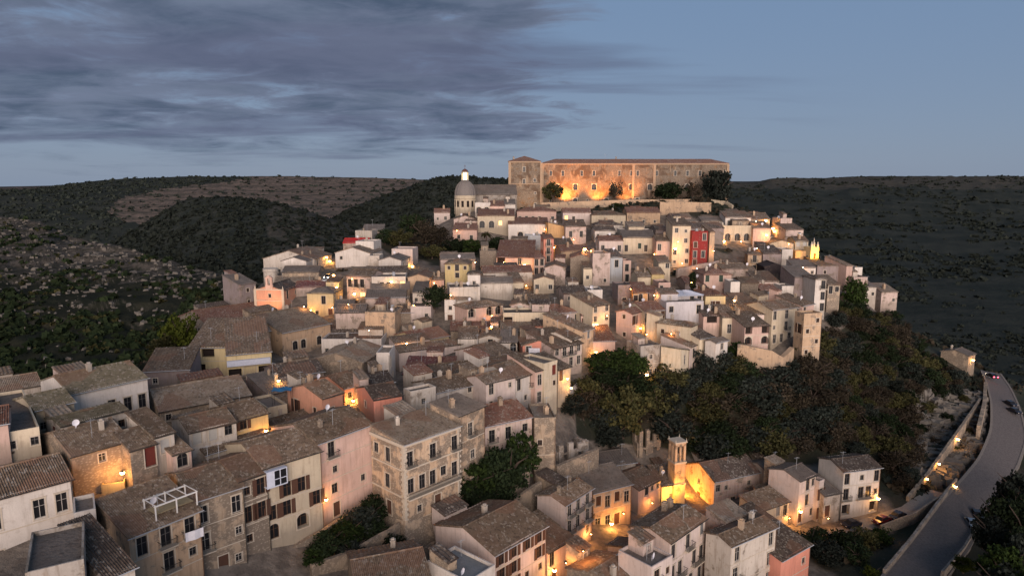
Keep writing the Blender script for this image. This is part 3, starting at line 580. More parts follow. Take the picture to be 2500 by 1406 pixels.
GROUND += [(a_[0],a_[1],y_) for a_,b_,y_ in ROAD] + [(b_[0],b_[1],y_) for a_,b_,y_ in ROAD]
# ---------------------------------------------------------------- terrain of the town hill
cp_pts = []
for h in HOUSES:
    p = at(h[2], h[6], h[7]); cp_pts.append((p.x, p.y, p.z))
for g in GROUND:
    p = at(*g); cp_pts.append((p.x, p.y, p.z))
CPA = np.array(cp_pts)
# low ground around the hill, in world metres
LOW = np.array([(-130,60,-5),(-150,120,-35),(-140,190,-55),(-110,260,-60),(-70,330,-50),(-30,400,-30),(60,420,-20),(160,400,-40),(220,330,-55),(235,270,-55),(225,200,-45),(200,140,-25),(150,90,-20),(120,60,-18),(-110,20,5),(0,30,0),(80,30,-14)], float)
ALLP = np.vstack([CPA, LOW])
def tps_fit(P, lam):
    n = len(P); xy = P[:, :2] / 100.0
    d = np.sqrt(((xy[:, None] - xy[None]) ** 2).sum(-1)) + 1e-9
    K = d * d * np.log(d) + lam * np.eye(n)
    A = np.zeros((n+3, n+3)); A[:n, :n] = K; A[:n, n] = 1; A[:n, n+1:] = xy; A[n, :n] = 1; A[n+1:, :n] = xy.T
    b = np.zeros(n+3); b[:n] = P[:, 2]
    return np.linalg.solve(A, b)
TW = tps_fit(ALLP, 0.012)
def H(x, y):
    """ground height, arrays or numbers"""
    x = np.atleast_1d(np.asarray(x, float)); y = np.atleast_1d(np.asarray(y, float))
    out = np.zeros(x.size); X = x.ravel(); Y = y.ravel()
    for i in range(0, X.size, 4000):
        xs = X[i:i+4000] / 100; ys = Y[i:i+4000] / 100
        d = np.sqrt((xs[:, None] - ALLP[None, :, 0]/100)**2 + (ys[:, None] - ALLP[None, :, 1]/100)**2) + 1e-9
        z = (d*d*np.log(d)) @ TW[:-3] + TW[-3] + TW[-2]*xs + TW[-1]*ys
        dm = np.sqrt((X[i:i+4000, None] - CPA[None, :, 0])**2 + (Y[i:i+4000, None] - CPA[None, :, 1])**2).min(1)
        z = z - 0.8 - np.clip(dm - 22, 0, None) * 0.55
        out[i:i+4000] = np.maximum(z, -90)
    return out.reshape(x.shape)
def h1(x, y): return float(H([x], [y])[0])
def ground(px, py, y0=60, y1=430):
    """where the view ray through a photo pixel meets the hill"""
    Ys = np.arange(y0, y1, 1.0)
    a0 = at(px, py, 1.0); k = a0.x; kz = a0.z - CZ
    z = CZ + kz*Ys; g = H(k*Ys, Ys)
    w = np.nonzero(z < g)[0]
    Yh = Ys[w[0]] if len(w) else y1
    return Vector((k*Yh, Yh, float(g[w[0]]) if len(w) else CZ + kz*Yh))

def build_terrain():
    xs = np.arange(-190, 262, 2.5); ys = np.arange(30, 470, 2.5)
    GX, GY = np.meshgrid(xs, ys); GZ = H(GX, GY)
    # a rough skin where nothing is built
    dm = np.full(GX.shape, 1e9)
    hp = np.array([(at(h[2], h[6], h[7]).x, at(h[2], h[6], h[7]).y) for h in HOUSES])
    for (x_, y_) in hp: dm = np.minimum(dm, np.hypot(GX - x_ , GY - y_ - 4))
    rs = np.random.RandomState(3); rough = rs.rand(*GX.shape)
    GZ = GZ + (rough - 0.5) * np.clip((dm - 14) / 10, 0, 1) * 1.3
    ROADP = []
    for a_, b_, y_ in ROAD:
        p = at(*a_, y_); q = at(*b_, y_); ROADP.append((p, q))
    # flatten under the road
    for (p, q), (p2, q2) in zip(ROADP, ROADP[1:]):
        for s in np.linspace(0, 1, 12):
            c = (p.lerp(p2, s) + q.lerp(q2, s)) * 0.5; hw = (p.lerp(p2, s) - q.lerp(q2, s)).length/2 + 3.0
            m = np.hypot(GX - c.x, GY - c.y) < hw
            GZ[m] = np.minimum(GZ[m], c.z - 0.25)
    ny, nx = GX.shape
    v = np.stack([GX.ravel(), GY.ravel(), GZ.ravel()], 1)
    idx = np.arange(ny*nx).reshape(ny, nx)
    f = np.stack([idx[:-1, :-1].ravel(), idx[:-1, 1:].ravel(), idx[1:, 1:].ravel(), idx[1:, :-1].ravel()], 1)
    me = bpy.data.meshes.new('terrain'); me.from_pydata(v.tolist(), [], f.tolist())
    at_ = me.attributes.new('built', 'FLOAT', 'POINT')
    dep = GY*CP - (GZ-CZ)*SP; PX_ = 1250 + F*GX/dep; PY_ = 703 - F*(GY*SP + (GZ-CZ)*CP)/dep
    bt_ = np.clip(1.25 - dm/13.0, 0, 1); bt_[(PX_ > 1400) & (PY_ > np.interp(PX_, [1400,1560,1800,1930,1960,2010,2100,2300], [960,935,905,930,880,870,760,800])) & (PY_ < np.interp(PX_, [1400,1640,1860,2150,2300], [1060,1120,1135,1145,1060]))] = 0
    at_.data.foreach_set('value', bt_.ravel().astype(np.float32))
    me.polygons.foreach_set('use_smooth', [True]*len(f)); me.update()
    m, nt, b = newmat('hill_ground'); t = NT(nt); tc = t.n('ShaderNodeTexCoord'); co = tc.outputs['Object']
    a = t.n('ShaderNodeAttribute', attribute_name='built')
    veg = t.mix(t.rmp(t.noise(co, 0.09, 6, 0.6), 0.38, 0.66), (0.020,0.024,0.014), (0.042,0.036,0.025))
    veg = t.mix(t.rmp(t.noise(co, 0.30, 6, 0.7), 0.64, 0.72), veg, (0.14,0.125,0.105))
    pav = t.mix(t.rmp(t.noise(co, 0.5, 5, 0.65), 0.35, 0.65), (0.20,0.165,0.135), (0.11,0.09,0.075))
    f_ = t.rmp(t.math('ADD', a.outputs['Fac'], t.math('MULTIPLY', t.noise(co, 0.25, 4, 0.6), 0.5)), 0.45, 0.62)
    t.l(t.mix(f_, veg, pav), b.inputs['Base Color']); b.inputs['Roughness'].default_value = 0.95
    t.bump(b, t.noise(co, 0.8, 6, 0.7), 0.8, 0.6)
    me.materials.append(m)
    tag(link('terrain', me), kind='structure')
    # the road, laid as a sheet with kerbs
    N = 8; mb = MB(); kb = MB()
    fine = []
    for i in range(len(ROADP)-1):
        for k in range(N):
            s = k/N; fine.append((ROADP[i][0].lerp(ROADP[i+1][0], s), ROADP[i][1].lerp(ROADP[i+1][1], s)))
    fine.append(ROADP[-1])
    fine = [(a.copy(), b.copy()) for a, b in fine]
    for _ in range(6):   # smooth the edges
        f2 = [fine[0]] + [((fine[i-1][0]+fine[i][0]*2+fine[i+1][0])/4, (fine[i-1][1]+fine[i][1]*2+fine[i+1][1])/4) for i in range(1, len(fine)-1)] + [fine[-1]]
        fine = f2
    up = Vector((0, 0, 1))
    for (a0, b0), (a1, b1) in zip(fine, fine[1:]):
        mb.quad(a0+up*.06, b0+up*.06, b1+up*.06, a1+up*.06)
        for (p0, q0, p1, q1) in ((a0, b0, a1, b1), (b0, a0, b1, a1)):
            d0 = (p0-q0).normalized()*.7; d1 = (p1-q1).normalized()*.7
            kb.quad(p0+up*.18, p1+up*.18, p1+d1+up*.18, p0+d0+up*.18)
            kb.quad(p0-up*.1, p1-up*.1, p1+up*.18, p0+up*.18)
            kb.quad(p0+d0+up*.18, p1+d1+up*.18, p1+d1-up*3, p0+d0-up*3)
    tag(link('road', mb.mesh('road', [_m['asphalt']])), kind='structure')
    tag(link('pavement', kb.mesh('pavement', [_m['kerb_stone']])), kind='structure')
    return fine
ROADFINE = build_terrain()

# ---------------------------------------------------------------- roofs, openings, houses
def tile_patch(mb, a, b, c, d, near, m=0):
    """a-b is the eave, d-c the ridge: a tiled slope with rolls, worn courses and thickness"""
    a, b, c, d = Vector(a), Vector(b), Vector(c), Vector(d)
    L = max((b-a).length, (c-d).length); S = max((d-a).length, (c-b).length)
    nrm = (b-a).cross(d-a)
    if nrm.length < 1e-6: nrm = (c-b).cross(d-c)
    nrm.normalize()
    if nrm.z < 0: nrm = -nrm
    if near == 2: nu = min(260, max(4, int(L/0.13))); nv = min(26, max(2, int(S/0.42)))
    elif near == 1: nu = min(110, max(4, int(L/0.30))); nv = min(12, max(2, int(S/0.9)))
    else: nu = min(24, max(2, int(L/1.0))); nv = min(6, max(1, int(S/1.6)))
    amp = (0.015, 0.05, 0.055)[near]; jit = (0.05, 0.05, 0.04)[near]
    i0 = len(mb.v); sag = [rng.uniform(-1, 1) for _ in range(4)]
    for j in range(nv+1):
        tv = j/nv
        for i in range(nu+1):
            tu = i/nu
            e = a.lerp(b, tu).lerp(d.lerp(c, tu), tv)
            h = (amp if i % 2 else -amp) + rng.uniform(-jit, jit)*0.6 - 0.10*math.sin(math.pi*tu)*(1+sag[0]*math.sin(5*tu+sag[1]*3))*0.8
            if j == 0 and near: e = e - (d-a).normalized()*rng.uniform(0, 0.12)
            if near and j < nv: h += 0.03
            mb.v.append(tuple(e + nrm*h))
    w = nu+1
    for j in range(nv):
        for i in range(nu):
            k = i0 + j*w + i; mb.f.append((k, k+1, k+w+1, k+w)); mb.m.append(m)
    # thickness: skirt and underside
    dn = nrm*-0.22; u0 = len(mb.v)
    mb.v += [tuple(a+dn), tuple(b+dn), tuple(c+dn), tuple(d+dn)]
    mb.f.append((u0+3, u0+2, u0+1, u0)); mb.m.append(m)
    edges = ([i0+i for i in range(w)], [i0+j*w+nu for j in range(nv+1)], [i0+nv*w+nu-i for i in range(w)], [i0+(nv-j)*w for j in range(nv+1)])
    for e_, q in zip(edges, ((0,1),(1,2),(2,3),(3,0))):
        mb.f.append(tuple(e_[::-1]) + (u0+q[0], u0+q[1])); mb.m.append(m)

def roof_mesh(mb, rt, w, d, h, pitch, near):
    o = 0.38; r = 0.16
    if rt == 'g':
        rz = h + d/2*pitch; e = h - o*pitch
        tile_patch(mb, (-r,-o,e), (w+r,-o,e), (w+r,d/2,rz), (-r,d/2,rz), near)
        tile_patch(mb, (w+r,d+o,e), (-r,d+o,e), (-r,d/2,rz), (w+r,d/2,rz), min(near,1))
        mb.beam((-r,d/2,rz+.03), (w+r,d/2,rz+.03), 0.13, n=6)
    elif rt == 'G':
        rz = h + w/2*pitch; e = h - o*pitch
        tile_patch(mb, (-o,d+r,e), (-o,-r,e), (w/2,-r,rz), (w/2,d+r,rz), near)
        tile_patch(mb, (w+o,-r,e), (w+o,d+r,e), (w/2,d+r,rz), (w/2,-r,rz), near)
        mb.beam((w/2,-r,rz+.03), (w/2,d+r,rz+.03), 0.13, n=6)
    elif rt == 'f':
        p = pitch*0.8; tile_patch(mb, (-r,-o,h-o*p), (w+r,-o,h-o*p), (w+r,d+r,h+(d+r)*p), (-r,d+r,h+(d+r)*p), near)
    elif rt == 'F':
        p = pitch*0.8; tile_patch(mb, (w+o,-r,h-o*p), (w+o,d+r,h-o*p), (-r,d+r,h+w*p), (-r,-r,h+w*p), near)
    elif rt == 'h':
        e = h - o*pitch
        if w >= d:
            k = d/2; rz = h + k*pitch
            A, B = (k, d/2, rz), (w-k, d/2, rz)
            tile_patch(mb, (-o,-o,e), (w+o,-o,e), B, A, near); tile_patch(mb, (w+o,d+o,e), (-o,d+o,e), A, B, min(near,1))
            tile_patch(mb, (w+o,-o,e), (w+o,d+o,e), B, B, near); tile_patch(mb, (-o,d+o,e), (-o,-o,e), A, A, near)
        else:
            k = w/2; rz = h + k*pitch
            A, B = (w/2, k, rz), (w/2, d-k, rz)
            tile_patch(mb, (-o,-o,e), (w+o,-o,e), A, A, near); tile_patch(mb, (w+o,d+o,e), (-o,d+o,e), B, B, min(near,1))
            tile_patch(mb, (w+o,-o,e), (w+o,d+o,e), B, A, near); tile_patch(mb, (-o,d+o,e), (-o,-o,e), A, B, near)
    elif rt == 't':
        mb.box(0.21, 0.21, h-0.1, w-0.21, d-0.21, h+0.02)
def roof_top(rt, w, d, h, pitch, x, y):
    if rt == 'g': return h + (d/2-abs(y-d/2))*pitch
    if rt == 'G': return h + (w/2-abs(x-w/2))*pitch
    if rt == 'f': return h + y*pitch*.8
    if rt == 'F': return h + (w-x)*pitch*.8
    if rt == 'h': return h + min(x, w-x, y, d-y)*pitch
    return h

SIZES = {'w':(1.2,1.6),'x':(1.25,2.4),'b':(1.3,2.45),'d':(1.35,2.4),'o':(0.9,1.1),'A':(2.2,2.9),'a':(1.5,2.3),'s':(1.2,2.0),'c':(1.3,2.0),
         'L':(1.9,2.3),'l':(1.4,1.9),'v':(2.8,1.9),'D':(1.7,3.0),'G':(2.9,2.3),'B':(4.2,1.3),'y':(2.6,2.0),'e':(3.0,2.6)}
ARCH = 'Aa'
def face_frame(kind, w, d):
    """origin, direction along the face, outward normal, length of the face"""
    if kind == 'r': return Vector((0,0,0)), Vector((1,0,0)), Vector((0,-1,0)), w
    if kind == 'l': return Vector((0,d,0)), Vector((0,-1,0)), Vector((-1,0,0)), d
    if kind == 'b': return Vector((w,d,0)), Vector((-1,0,0)), Vector((0,1,0)), w
    return Vector((w,0,0)), Vector((0,1,0)), Vector((1,0,0)), d
FILL = [0.2, 0]
def layout(spec, W, h, zb):
    """openings as (char, u0, z0, w, h)"""
    out = []
    if not spec: return out
    rows = spec.split('|'); n = len(rows); sh = (h - zb)/n
    for r, row in enumerate(rows):
        fl = h - (r+1)*sh; k = len(row)
        for i, ch in enumerate(row):
            if ch == '.' and h > 3 and rng.random() < FILL[0]: ch = rng.choice('ooowwwwwwxxxxxx' + ('l' if FILL[1] else 'x'))
            if ch not in SIZES: continue
            ww, hh = SIZES[ch]; cw = W/k
            f = min(1.0, 0.80*cw/ww, 0.74*sh/hh*1.0)
            f = max(f, 0.35); ww *= min(1.0, 0.86*cw/ww); hh *= min(1.0, 0.78*sh/hh)
            if ww < 0.3 or hh < 0.4: continue
            u0 = (i+.5)*cw - ww/2 + rng.uniform(-.06, .06)*cw*(1 if cw - ww > 1 else 0)
            z0 = fl + (0.10*sh if ch in 'xbdAaLDGe' else 0.28*sh)
            if ch == 'e': z0 = fl + .02
            z0 = min(z0, h - hh - 0.22)
            if ch == 'e': ww = min(3.0, cw*0.95); u0 = max(0.15, (i+.5)*cw - ww/2)
            out.append((ch, u0, z0, ww, hh))
    return out
def face_wall(mb, kind, w, d, z0, h, ops):
    O, U, Nn, W = face_frame(kind, w, d)
    us = sorted({0.0, W} | {o[1] for o in ops} | {o[1]+o[3] for o in ops})
    def P(u, z, dep=0.0): return O + U*u - Nn*dep + Vector((0,0,z))
    for ua, ub in zip(us, us[1:]):
        if ub - ua < 1e-5: continue
        mid = (ua+ub)/2
        hs = sorted([(o[2], o[2]+o[4]) for o in ops if o[1] < mid < o[1]+o[3]])
        z = z0
        for a_, b_ in hs:
            if a_ > z: mb.quad(P(ua,z), P(ub,z), P(ub,a_), P(ua,a_))
            z = max(z, b_)
        if z < h: mb.quad(P(ua,z), P(ub,z), P(ub,h), P(ua,h))
    for ch, u, z, ww, hh in ops:
        dep = 0.9 if ch in 'AvGB' and ww > 1.4 else 0.24
        a, b, c, e = P(u,z), P(u+ww,z), P(u+ww,z+hh), P(u,z+hh)
        a2, b2, c2, e2 = P(u,z,dep), P(u+ww,z,dep), P(u+ww,z+hh,dep), P(u,z+hh,dep)
        mb.quad(a, a2, e2, e); mb.quad(b2, b, c, c2); mb.quad(e2, c2, c, e); mb.quad(a, b, b2, a2)
_cache = {}
def opening_meshes(ch, ww, hh, near, tone):
    """frame mesh, pane mesh and shutter mesh, origin at the lower left of the opening, wall face at y=0, outward -y"""
    key = (ch, round(ww, 1), round(hh, 1), near, tone)
    if key in _cache: return _cache[key]
    dep = 0.9 if ch in 'AvGB' and ww > 1.4 else 0.24
    fr = MB(); pn = MB(); sh = None; t = 0.07
    fm = 'frame_white' if tone == 0 else ('frame_brown' if tone == 1 else 'frame_grey'); trim = 'stone_trim'
    pm = 'glass_dark'
    if ch in 'Ll': pm = 'glass_lit'
    if ch in 'vB': pm = 'opening_dark'
    if ch == 'd': pm = ('shutter_brown', 'door_red', 'shutter_brown')[tone]
    if ch == 'D': pm = 'door_red'
    if ch == 'G': pm = ('opening_dark', 'shutter_brown', 'opening_dark')[tone]
    if ch == 'y': pm = 'wally'
    if ch == 'c': pm = 'shutter_pale'
    if ch == 's': pm = ('shutter_brown', 'shutter_green', 'shutter_grey')[tone]
    y0 = 0.10 if dep < 0.5 else dep - 0.12
    # stone surround, proud of the wall
    if ch not in 'vBG' :
        q = 0.14
        fr.box(-q, -0.04, -0.10, 0, 0.02, hh+q, 1); fr.box(ww, -0.04, -0.10, ww+q, 0.02, hh+q, 1)
        fr.box(0, -0.04, hh, ww, 0.02, hh+q, 1); fr.box(-q-0.03, -0.10, -0.17, ww+q+0.03, 0.02, -0.10, 1)
        if ch in 'xb' and near: fr.box(-q-0.05, -0.12, hh+q, ww+q+0.05, 0.0, hh+q+0.1, 1)
    if ch in 'wxobAaLle':
        fr.box(0, y0, 0, t, y0+.06, hh, 0); fr.box(ww-t, y0, 0, ww, y0+.06, hh, 0); fr.box(t, y0, hh-t, ww-t, y0+.06, hh, 0); fr.box(t, y0, 0, ww-t, y0+.06, t, 0)
        fr.box(ww/2-.035, y0, t, ww/2+.035, y0+.05, hh-t, 0)
        if near: fr.box(t, y0+.01, hh*.62, ww-t, y0+.045, hh*.62+.05, 0)
    if ch in 'sc' and near:
        for k in range(int(hh/0.16)): fr.box(0.06, y0-.02, k*.16+.03, ww-.06, y0+.005, k*.16+.11, 2)
    pn.box(0, y0+.07, 0, ww, y0+.13, hh)
    if ch in ARCH:   # filled corners above the springing line
        n = 8; r = ww/2; zc = hh - r*0.9
        for k in range(n):
            t0 = math.pi*k/n; t1 = math.pi*(k+1)/n
            x0, x1 = r - r*math.cos(t0), r - r*math.cos(t1); z0, z1 = zc + r*.9*math.sin(t0), zc + r*.9*math.sin(t1)
            fr.quad((x0,0.012,z0), (x1,0.012,z1), (x1,0.012,hh), (x0,0.012,hh), 1)
            fr.quad((x0,0.012,z0), (x0,y0,z0), (x1,y0,z1), (x1,0.012,z1), 1)
    if ch in 'wx' and tone == 1 and near:
        sh2 = []
        for s in (-1, 1):
            sh = MB(); sh2.append(sh)
            x0 = -ww/2-0.02 if s < 0 else ww+0.02
            sh.box(x0, -0.10, 0, x0+ww/2, -0.055, hh)
            for k in range(int(hh/.2)): sh.box(x0+.05, -0.125, k*.2+.04, x0+ww/2-.05, -0.10, k*.2+.13)
    pmm = _m[pm]
    a = fr.mesh('window_frame', [_m[fm], _m[trim], pmm]) if fr.f else None
    b = pn.mesh('pane', [pmm]); c = [q_.mesh('shutter', [_m['shutter_brown']]) for q_ in sh2] if sh else None
    _cache[key] = (a, b, c); return _cache[key]
def balcony_meshes(ww, near):
    key = ('balc', round(ww, 1), near)
    if key in _cache: return _cache[key]
    s = MB(); r = MB(); x0 = -0.45; x1 = ww+0.45; dp = 0.85
    s.box(x0, -dp, -0.16, x1, -0.02, -0.02)
    for x in (x0+.15, x1-.3): s.poly([(x,-.02,-.16),(x,-dp*.7,-.16),(x,-.02,-.55)]); s.poly([(x+.15,-.02,-.55),(x+.15,-dp*.7,-.16),(x+.15,-.02,-.16)]); s.quad((x,-.02,-.55),(x,-dp*.7,-.16),(x+.15,-dp*.7,-.16),(x+.15,-.02,-.55))
    r.box(x0, -dp, 0.92, x1, -dp+.05, 0.97); r.box(x0, -dp, 0.92, x0+.05, -.02, .97); r.box(x1-.05, -dp, .92, x1, -.02, .97)
    st = 0.13 if near else 0.3; k = x0; th = 0.022 if near else 0.05
    while k < x1: r.box(k, -dp, 0, k+th, -dp+th, .92); k += st
    for y in (-dp*.66, -dp*.33): r.box(x0, y, 0, x0+th, y+th, .92); r.box(x1-th, y, 0, x1, y+th, .92)
    _cache[key] = (s.mesh('balcony', [_m['stone_trim']]), r.mesh('railing', [_m['iron']])); return _cache[key]
def put_opening(root, kind, w, d, op, near, tone):
    ch, u, z, ww, hh = op
    O, U, Nn, W = face_frame(kind, w, d)
    ang = math.atan2(U.y, U.x)
    p = O + U*u + Vector((0,0,z))
    fm, pm, sm = opening_meshes(ch, ww, hh, near, tone)
    sx, sz = ww/round(ww, 1) if False else 1, 1
    name = 'door' if ch in 'dDGb' else 'window'
    if ch in 'bx': name = 'window'
    if fm is not None:
        o = link(name, fm, root, p, ang)
        q = link('pane' if name == 'window' else 'door_leaf', pm, o)
    else: o = link(name, pm, root, p, ang)
    for q_ in sm or (): link('shutter', q_, o)
    if ch == 'b':
        a, b = balcony_meshes(ww, near); bo = link('balcony', a, root, p, ang); link('railing', b, bo)
    if ch == 'e':
        mb = MB(); g = MB()
        mb.box(-.1,-1.0,-.15, ww+.1,-.02,0); mb.box(-.1,-1.05,hh,ww+.1,-.02,hh+.12)
        for x in (-.1, ww/3, 2*ww/3-.05, ww): mb.box(x,-1.0,0,x+.1,-.9,hh)
        mb.box(-.1,-1.0,.9,ww+.1,-.92,1.0); mb.box(0,-.98,0,ww/3,-.93,hh)
        g.box(-.02,-.9,0,ww+.02,-.86,hh)
        bo = link('balcony_room', mb.mesh('balcony_room', [_m['render_band']]), root, p, ang)
        link('pane', g.mesh('pane', [_m['glass_dark']]), bo)
_chim = []
def small_parts():
    for k in range(3):
        m = MB(); s = 0.28 + .06*k
        m.box(-s, -s, -1.2, s, s, 0.9+.2*k); m.box(-s-.07,-s-.07,.9+.2*k, s+.07, s+.07, 1.0+.2*k)
        m.box(-s*.6,-s*.6,1.0+.2*k, s*.6, s*.6, 1.25+.2*k)
        _chim.append(m.mesh('chimney', [_m[('wallS','wallw','wallT')[k]]]))
    m = MB(); m.beam((0,0,-1),(0,0,2.6),.03,n=5); m.beam((-.6,0,2.4),(.6,0,2.4),.02,n=4)
    for x in (-.5,-.25,0,.25,.5): m.beam((x,-.35,2.4),(x,.35,2.4),.015,n=4)
    _cache['ant'] = m.mesh('antenna', [_m['galvanised']])
    m = MB(); m.beam((0,0,-1),(0,0,.9),.03,n=5)
    m.lathe([(0.02,0),(.25,.03),(.45,.12),(.46,.14),(.25,.06),(0.02,.03)], n=14)
    dsh = m; 
    for i in range(12, len(dsh.v)):
        x,y,z = dsh.v[i]; dsh.v[i] = (x, -z - .1, y + .9)
    _cache['dish'] = dsh.mesh('satellite_dish', [_m['cloth_white']])
    m = MB(); m.beam((0,0,-.3),(0,0,1.1),.5,n=14); m.beam((0,0,1.1),(0,0,1.25),.5,n=14,r2=.2)
    _cache['tank'] = m.mesh('water_tank', [_m['galvanised']])
small_parts()
HOUSEINFO = {}
def house(row, idx, name='house'):
    label, xl, xc, xr, yt, yr, yb, Y, wk, rk, rt, rs, ls, opt = row
    P = at(xc, yb, Y); zt = z_at(P.x, P.y, yt); h = zt - P.z
    T = Vector((P.x, P.y, zt))
    if abs(yr) <= 90: a = R(yr)
    else:
        q = at(xr, yr, 1.0); k = (zt - CZ)/(q.z - CZ); Q = Vector((q.x*k, k, zt))
        a = math.atan2(Q.y - P.y, Q.x - P.x); a = max(R(-25), min(R(53), a))
    w = solve_len(T, (math.cos(a), math.sin(a)), xr)
    d = opt.get('dp', 9.0)
    if xl is not None:
        dd = solve_len(T, (-math.sin(a), math.cos(a)), xl)
        if 2.5 < dd < 30: d = dd if dd > 4.5 or 'dp' not in opt else max(dd, 4.5)
        if opt.get('dp') and rt != 'g' and False: d = opt['dp']
    w = min(max(w, 1.8), 120)
    near = 2 if Y < 128 else (1 if Y < 190 else 0)
    root = bpy.data.objects.new(name, None); C.objects.link(root)
    root.location = P; root.rotation_euler = (0, 0, a)
    cat = 'house'; tag(root, label, cat, 'houses of the hill town')
    cs = [P, P + Vector((math.cos(a)*w, math.sin(a)*w, 0)), P + Vector((-math.sin(a)*d, math.cos(a)*d, 0)), P + Vector((math.cos(a)*w - math.sin(a)*d, math.sin(a)*w + math.cos(a)*d, 0))]
    zmin = float(H([c.x for c in cs], [c.y for c in cs]).min()); zb = min(-1.5, zmin - P.z - 1.5); zb = max(zb, -22)
    pitch = opt.get('pitch', 0.30)
    hr = h
    if rt == 't': h = h
    wm = MB()
    FILL[0] = 0.0 if (w > 50 or any(q in label for q in ('blank', 'windowless', 'annex', 'black', 'lit', 'roofless', 'modern'))) else 0.2
    faces = {}
    FILL[1] = Y > 150
    faces['r'] = layout(rs, w, h, 0.0); faces['l'] = layout(ls, d, h, 0.0)
    # plain openings on the sides the photo does not show
    if d > 6 and h > 4: faces['s'] = layout('.o' if h < 6 else 'x..|.o.', d, h, 0.0)
    if w > 6 and h > 4: faces['b'] = layout('o.' if h < 6 else '.x.|o..', w, h, 0.0)
    top = h + (0.55 if rt == 't' else 0)
    for k in 'rlbs':
        face_wall(wm, k, w, d, zb, h if k in 'rl' or True else h, faces.get(k, []))
    if rt == 't':
        for bx in ((0,0,w,.2),(0,d-.2,w,d),(0,.2,.2,d-.2),(w-.2,.2,w,d-.2)): wm.box(bx[0],bx[1],h,bx[2],bx[3],h+.5)
    e = 0.0
    if rt == 'g':
        rz = h + d/2*pitch - .2
        wm.tri((0,d,h-e),(0,0,h-e),(0,d/2,rz)); wm.tri((w,0,h-e),(w,d,h-e),(w,d/2,rz))
    if rt == 'G':
        rz = h + w/2*pitch - .2
        wm.tri((0,0,h),(w,0,h),(w/2,0,rz)); wm.tri((w,d,h),(0,d,h),(w/2,d,rz))
    if rt == 'f':
        rz = h + d*pitch*.8 - .18
        wm.tri((0,d,h),(0,0,h),(0,d,rz)); wm.tri((w,0,h),(w,d,h),(w,d,rz)); wm.quad((w,d,h),(0,d,h),(0,d,rz),(w,d,rz))
    if rt == 'F':
        rz = h + w*pitch*.8 - .18
        wm.tri((0,0,h),(w,0,h),(0,0,rz)); wm.tri((w,d,h),(0,d,h),(0,d,rz)); wm.quad((0,d,h),(0,0,h),(0,0,rz),(0,d,rz))
    link('wall', wm.mesh('wall', [_m['wall'+wk]]), root)
    rm = MB(); roof_mesh(rm, rt, w, d, h, pitch, near)
    ro = link('roof', rm.mesh('roof', [_m['roof'+rk] if rk != 'L' else _m['render_band']] if rk != 'D' else [_m['wallD']]), root)
    tone = rng.choice((0, 0, 0, 1, 2, 2, 2))
    nr = near > 0
    for k, ops in faces.items():
        for op in ops:
            if k in 'sb' and Y > 150: pass
            put_opening(root, k, w, d, op, nr if k in 'rl' else False, tone)
    # string course, drainpipe on the taller near fronts
    if near and h > 6.5 and rt != 'D':
        mb = MB(); n = max(1, len(rs.split('|'))) if rs else 2
        for j in range(1, n):
            z = h - j*h/n
            if not any(o[2] < z+.1 and o[2]+o[4]+.16 > z-.1 for o in faces['r']): mb.box(.02, -.05, z-.06, w-.02, .0, z+.06)
        if mb.f: link('string_course', mb.mesh('string_course', [_m['stone_trim']]), root)
        mb = MB(); x = w - .12; mb.beam((x,-.10,zb+1.2),(x,-.10,h-.1),.05,n=6); link('drainpipe', mb.mesh('drainpipe', [_m['iron'] if rng.random() < .5 else _m['frame_brown']]), root)
    if near and rt in 'gfh':
        mb = MB(); mb.beam((-.3,-.44,h-.16),(w+.3,-.44,h-.16),.07,n=6); link('gutter', mb.mesh('gutter', [_m['iron'] if rng.random() < .6 else _m['galvanised']]), root)
    # back wing rising over the roof, or a little room on the terrace
    if 45 > w > 4.5 and d > 4.5 and wk not in 'DQ' and not opt.get('bare') and rng.random() < .5:
        mb = MB(); r2 = MB(); ww = rng.uniform(.3, .55)*w; x = rng.uniform(0, w-ww)
        if rt == 't': y0_, y1_, z1 = d*.5, d-.25, h + rng.uniform(1.6, 2.4)
        else: y0_, y1_, z1 = d+.02, d+rng.uniform(2.5, 4.5), h + (d*pitch*.8 if rt in 'f' else d*pitch*.25) + rng.uniform(-.6, 1.3)
        x = max(.25, min(x, w-ww-.25)); zl = h-.2 if rt == 't' else zb
        op = [('o', ww*.5-.4, z1-1.7, .8, 1.0)] if ww > 1.8 else []
        for (a_, b_, c_, e_) in (((x,y0_),(x+ww,y0_),0,0),((x+ww,y0_),(x+ww,y1_),0,0),((x+ww,y1_),(x,y1_),0,0),((x,y1_),(x,y0_),0,0)):
            mb.quad((*a_,zl),(*b_,zl),(*b_,z1),(*a_,z1))
        rise = (y1_-y0_)*.22
        mb.tri((x,y1_,z1),(x,y0_,z1),(x,y1_,z1+rise-.12)); mb.tri((x+ww,y0_,z1),(x+ww,y1_,z1),(x+ww,y1_,z1+rise-.12)); mb.quad((x+ww,y1_,z1),(x,y1_,z1),(x,y1_,z1+rise-.12),(x+ww,y1_,z1+rise-.12))
        tile_patch(r2, (x-.15,y0_-.25,z1-.04),(x+ww+.15,y0_-.25,z1-.04),(x+ww+.15,y1_+.1,z1+rise),(x-.15,y1_+.1,z1+rise), min(near,1))
        wg = link('rear_wing', mb.mesh('rear_wing', [_m['wall'+rng.choice([wk, wk, 'w', 'S', 'k'])]]), root)
        link('wing_roof', r2.mesh('wing_roof', [_m['roof'+rng.choice('BBRKS')]]), wg)
        if op:
            fm, pm, sm = opening_meshes('o', .8, 1.0, nr0 := near > 0, 2); o_ = link('window', fm, wg, (x+op[0][1], y0_-.13, z1-1.75)); link('pane', pm, o_)
    # gear on the roof
    r_ = rng.random()
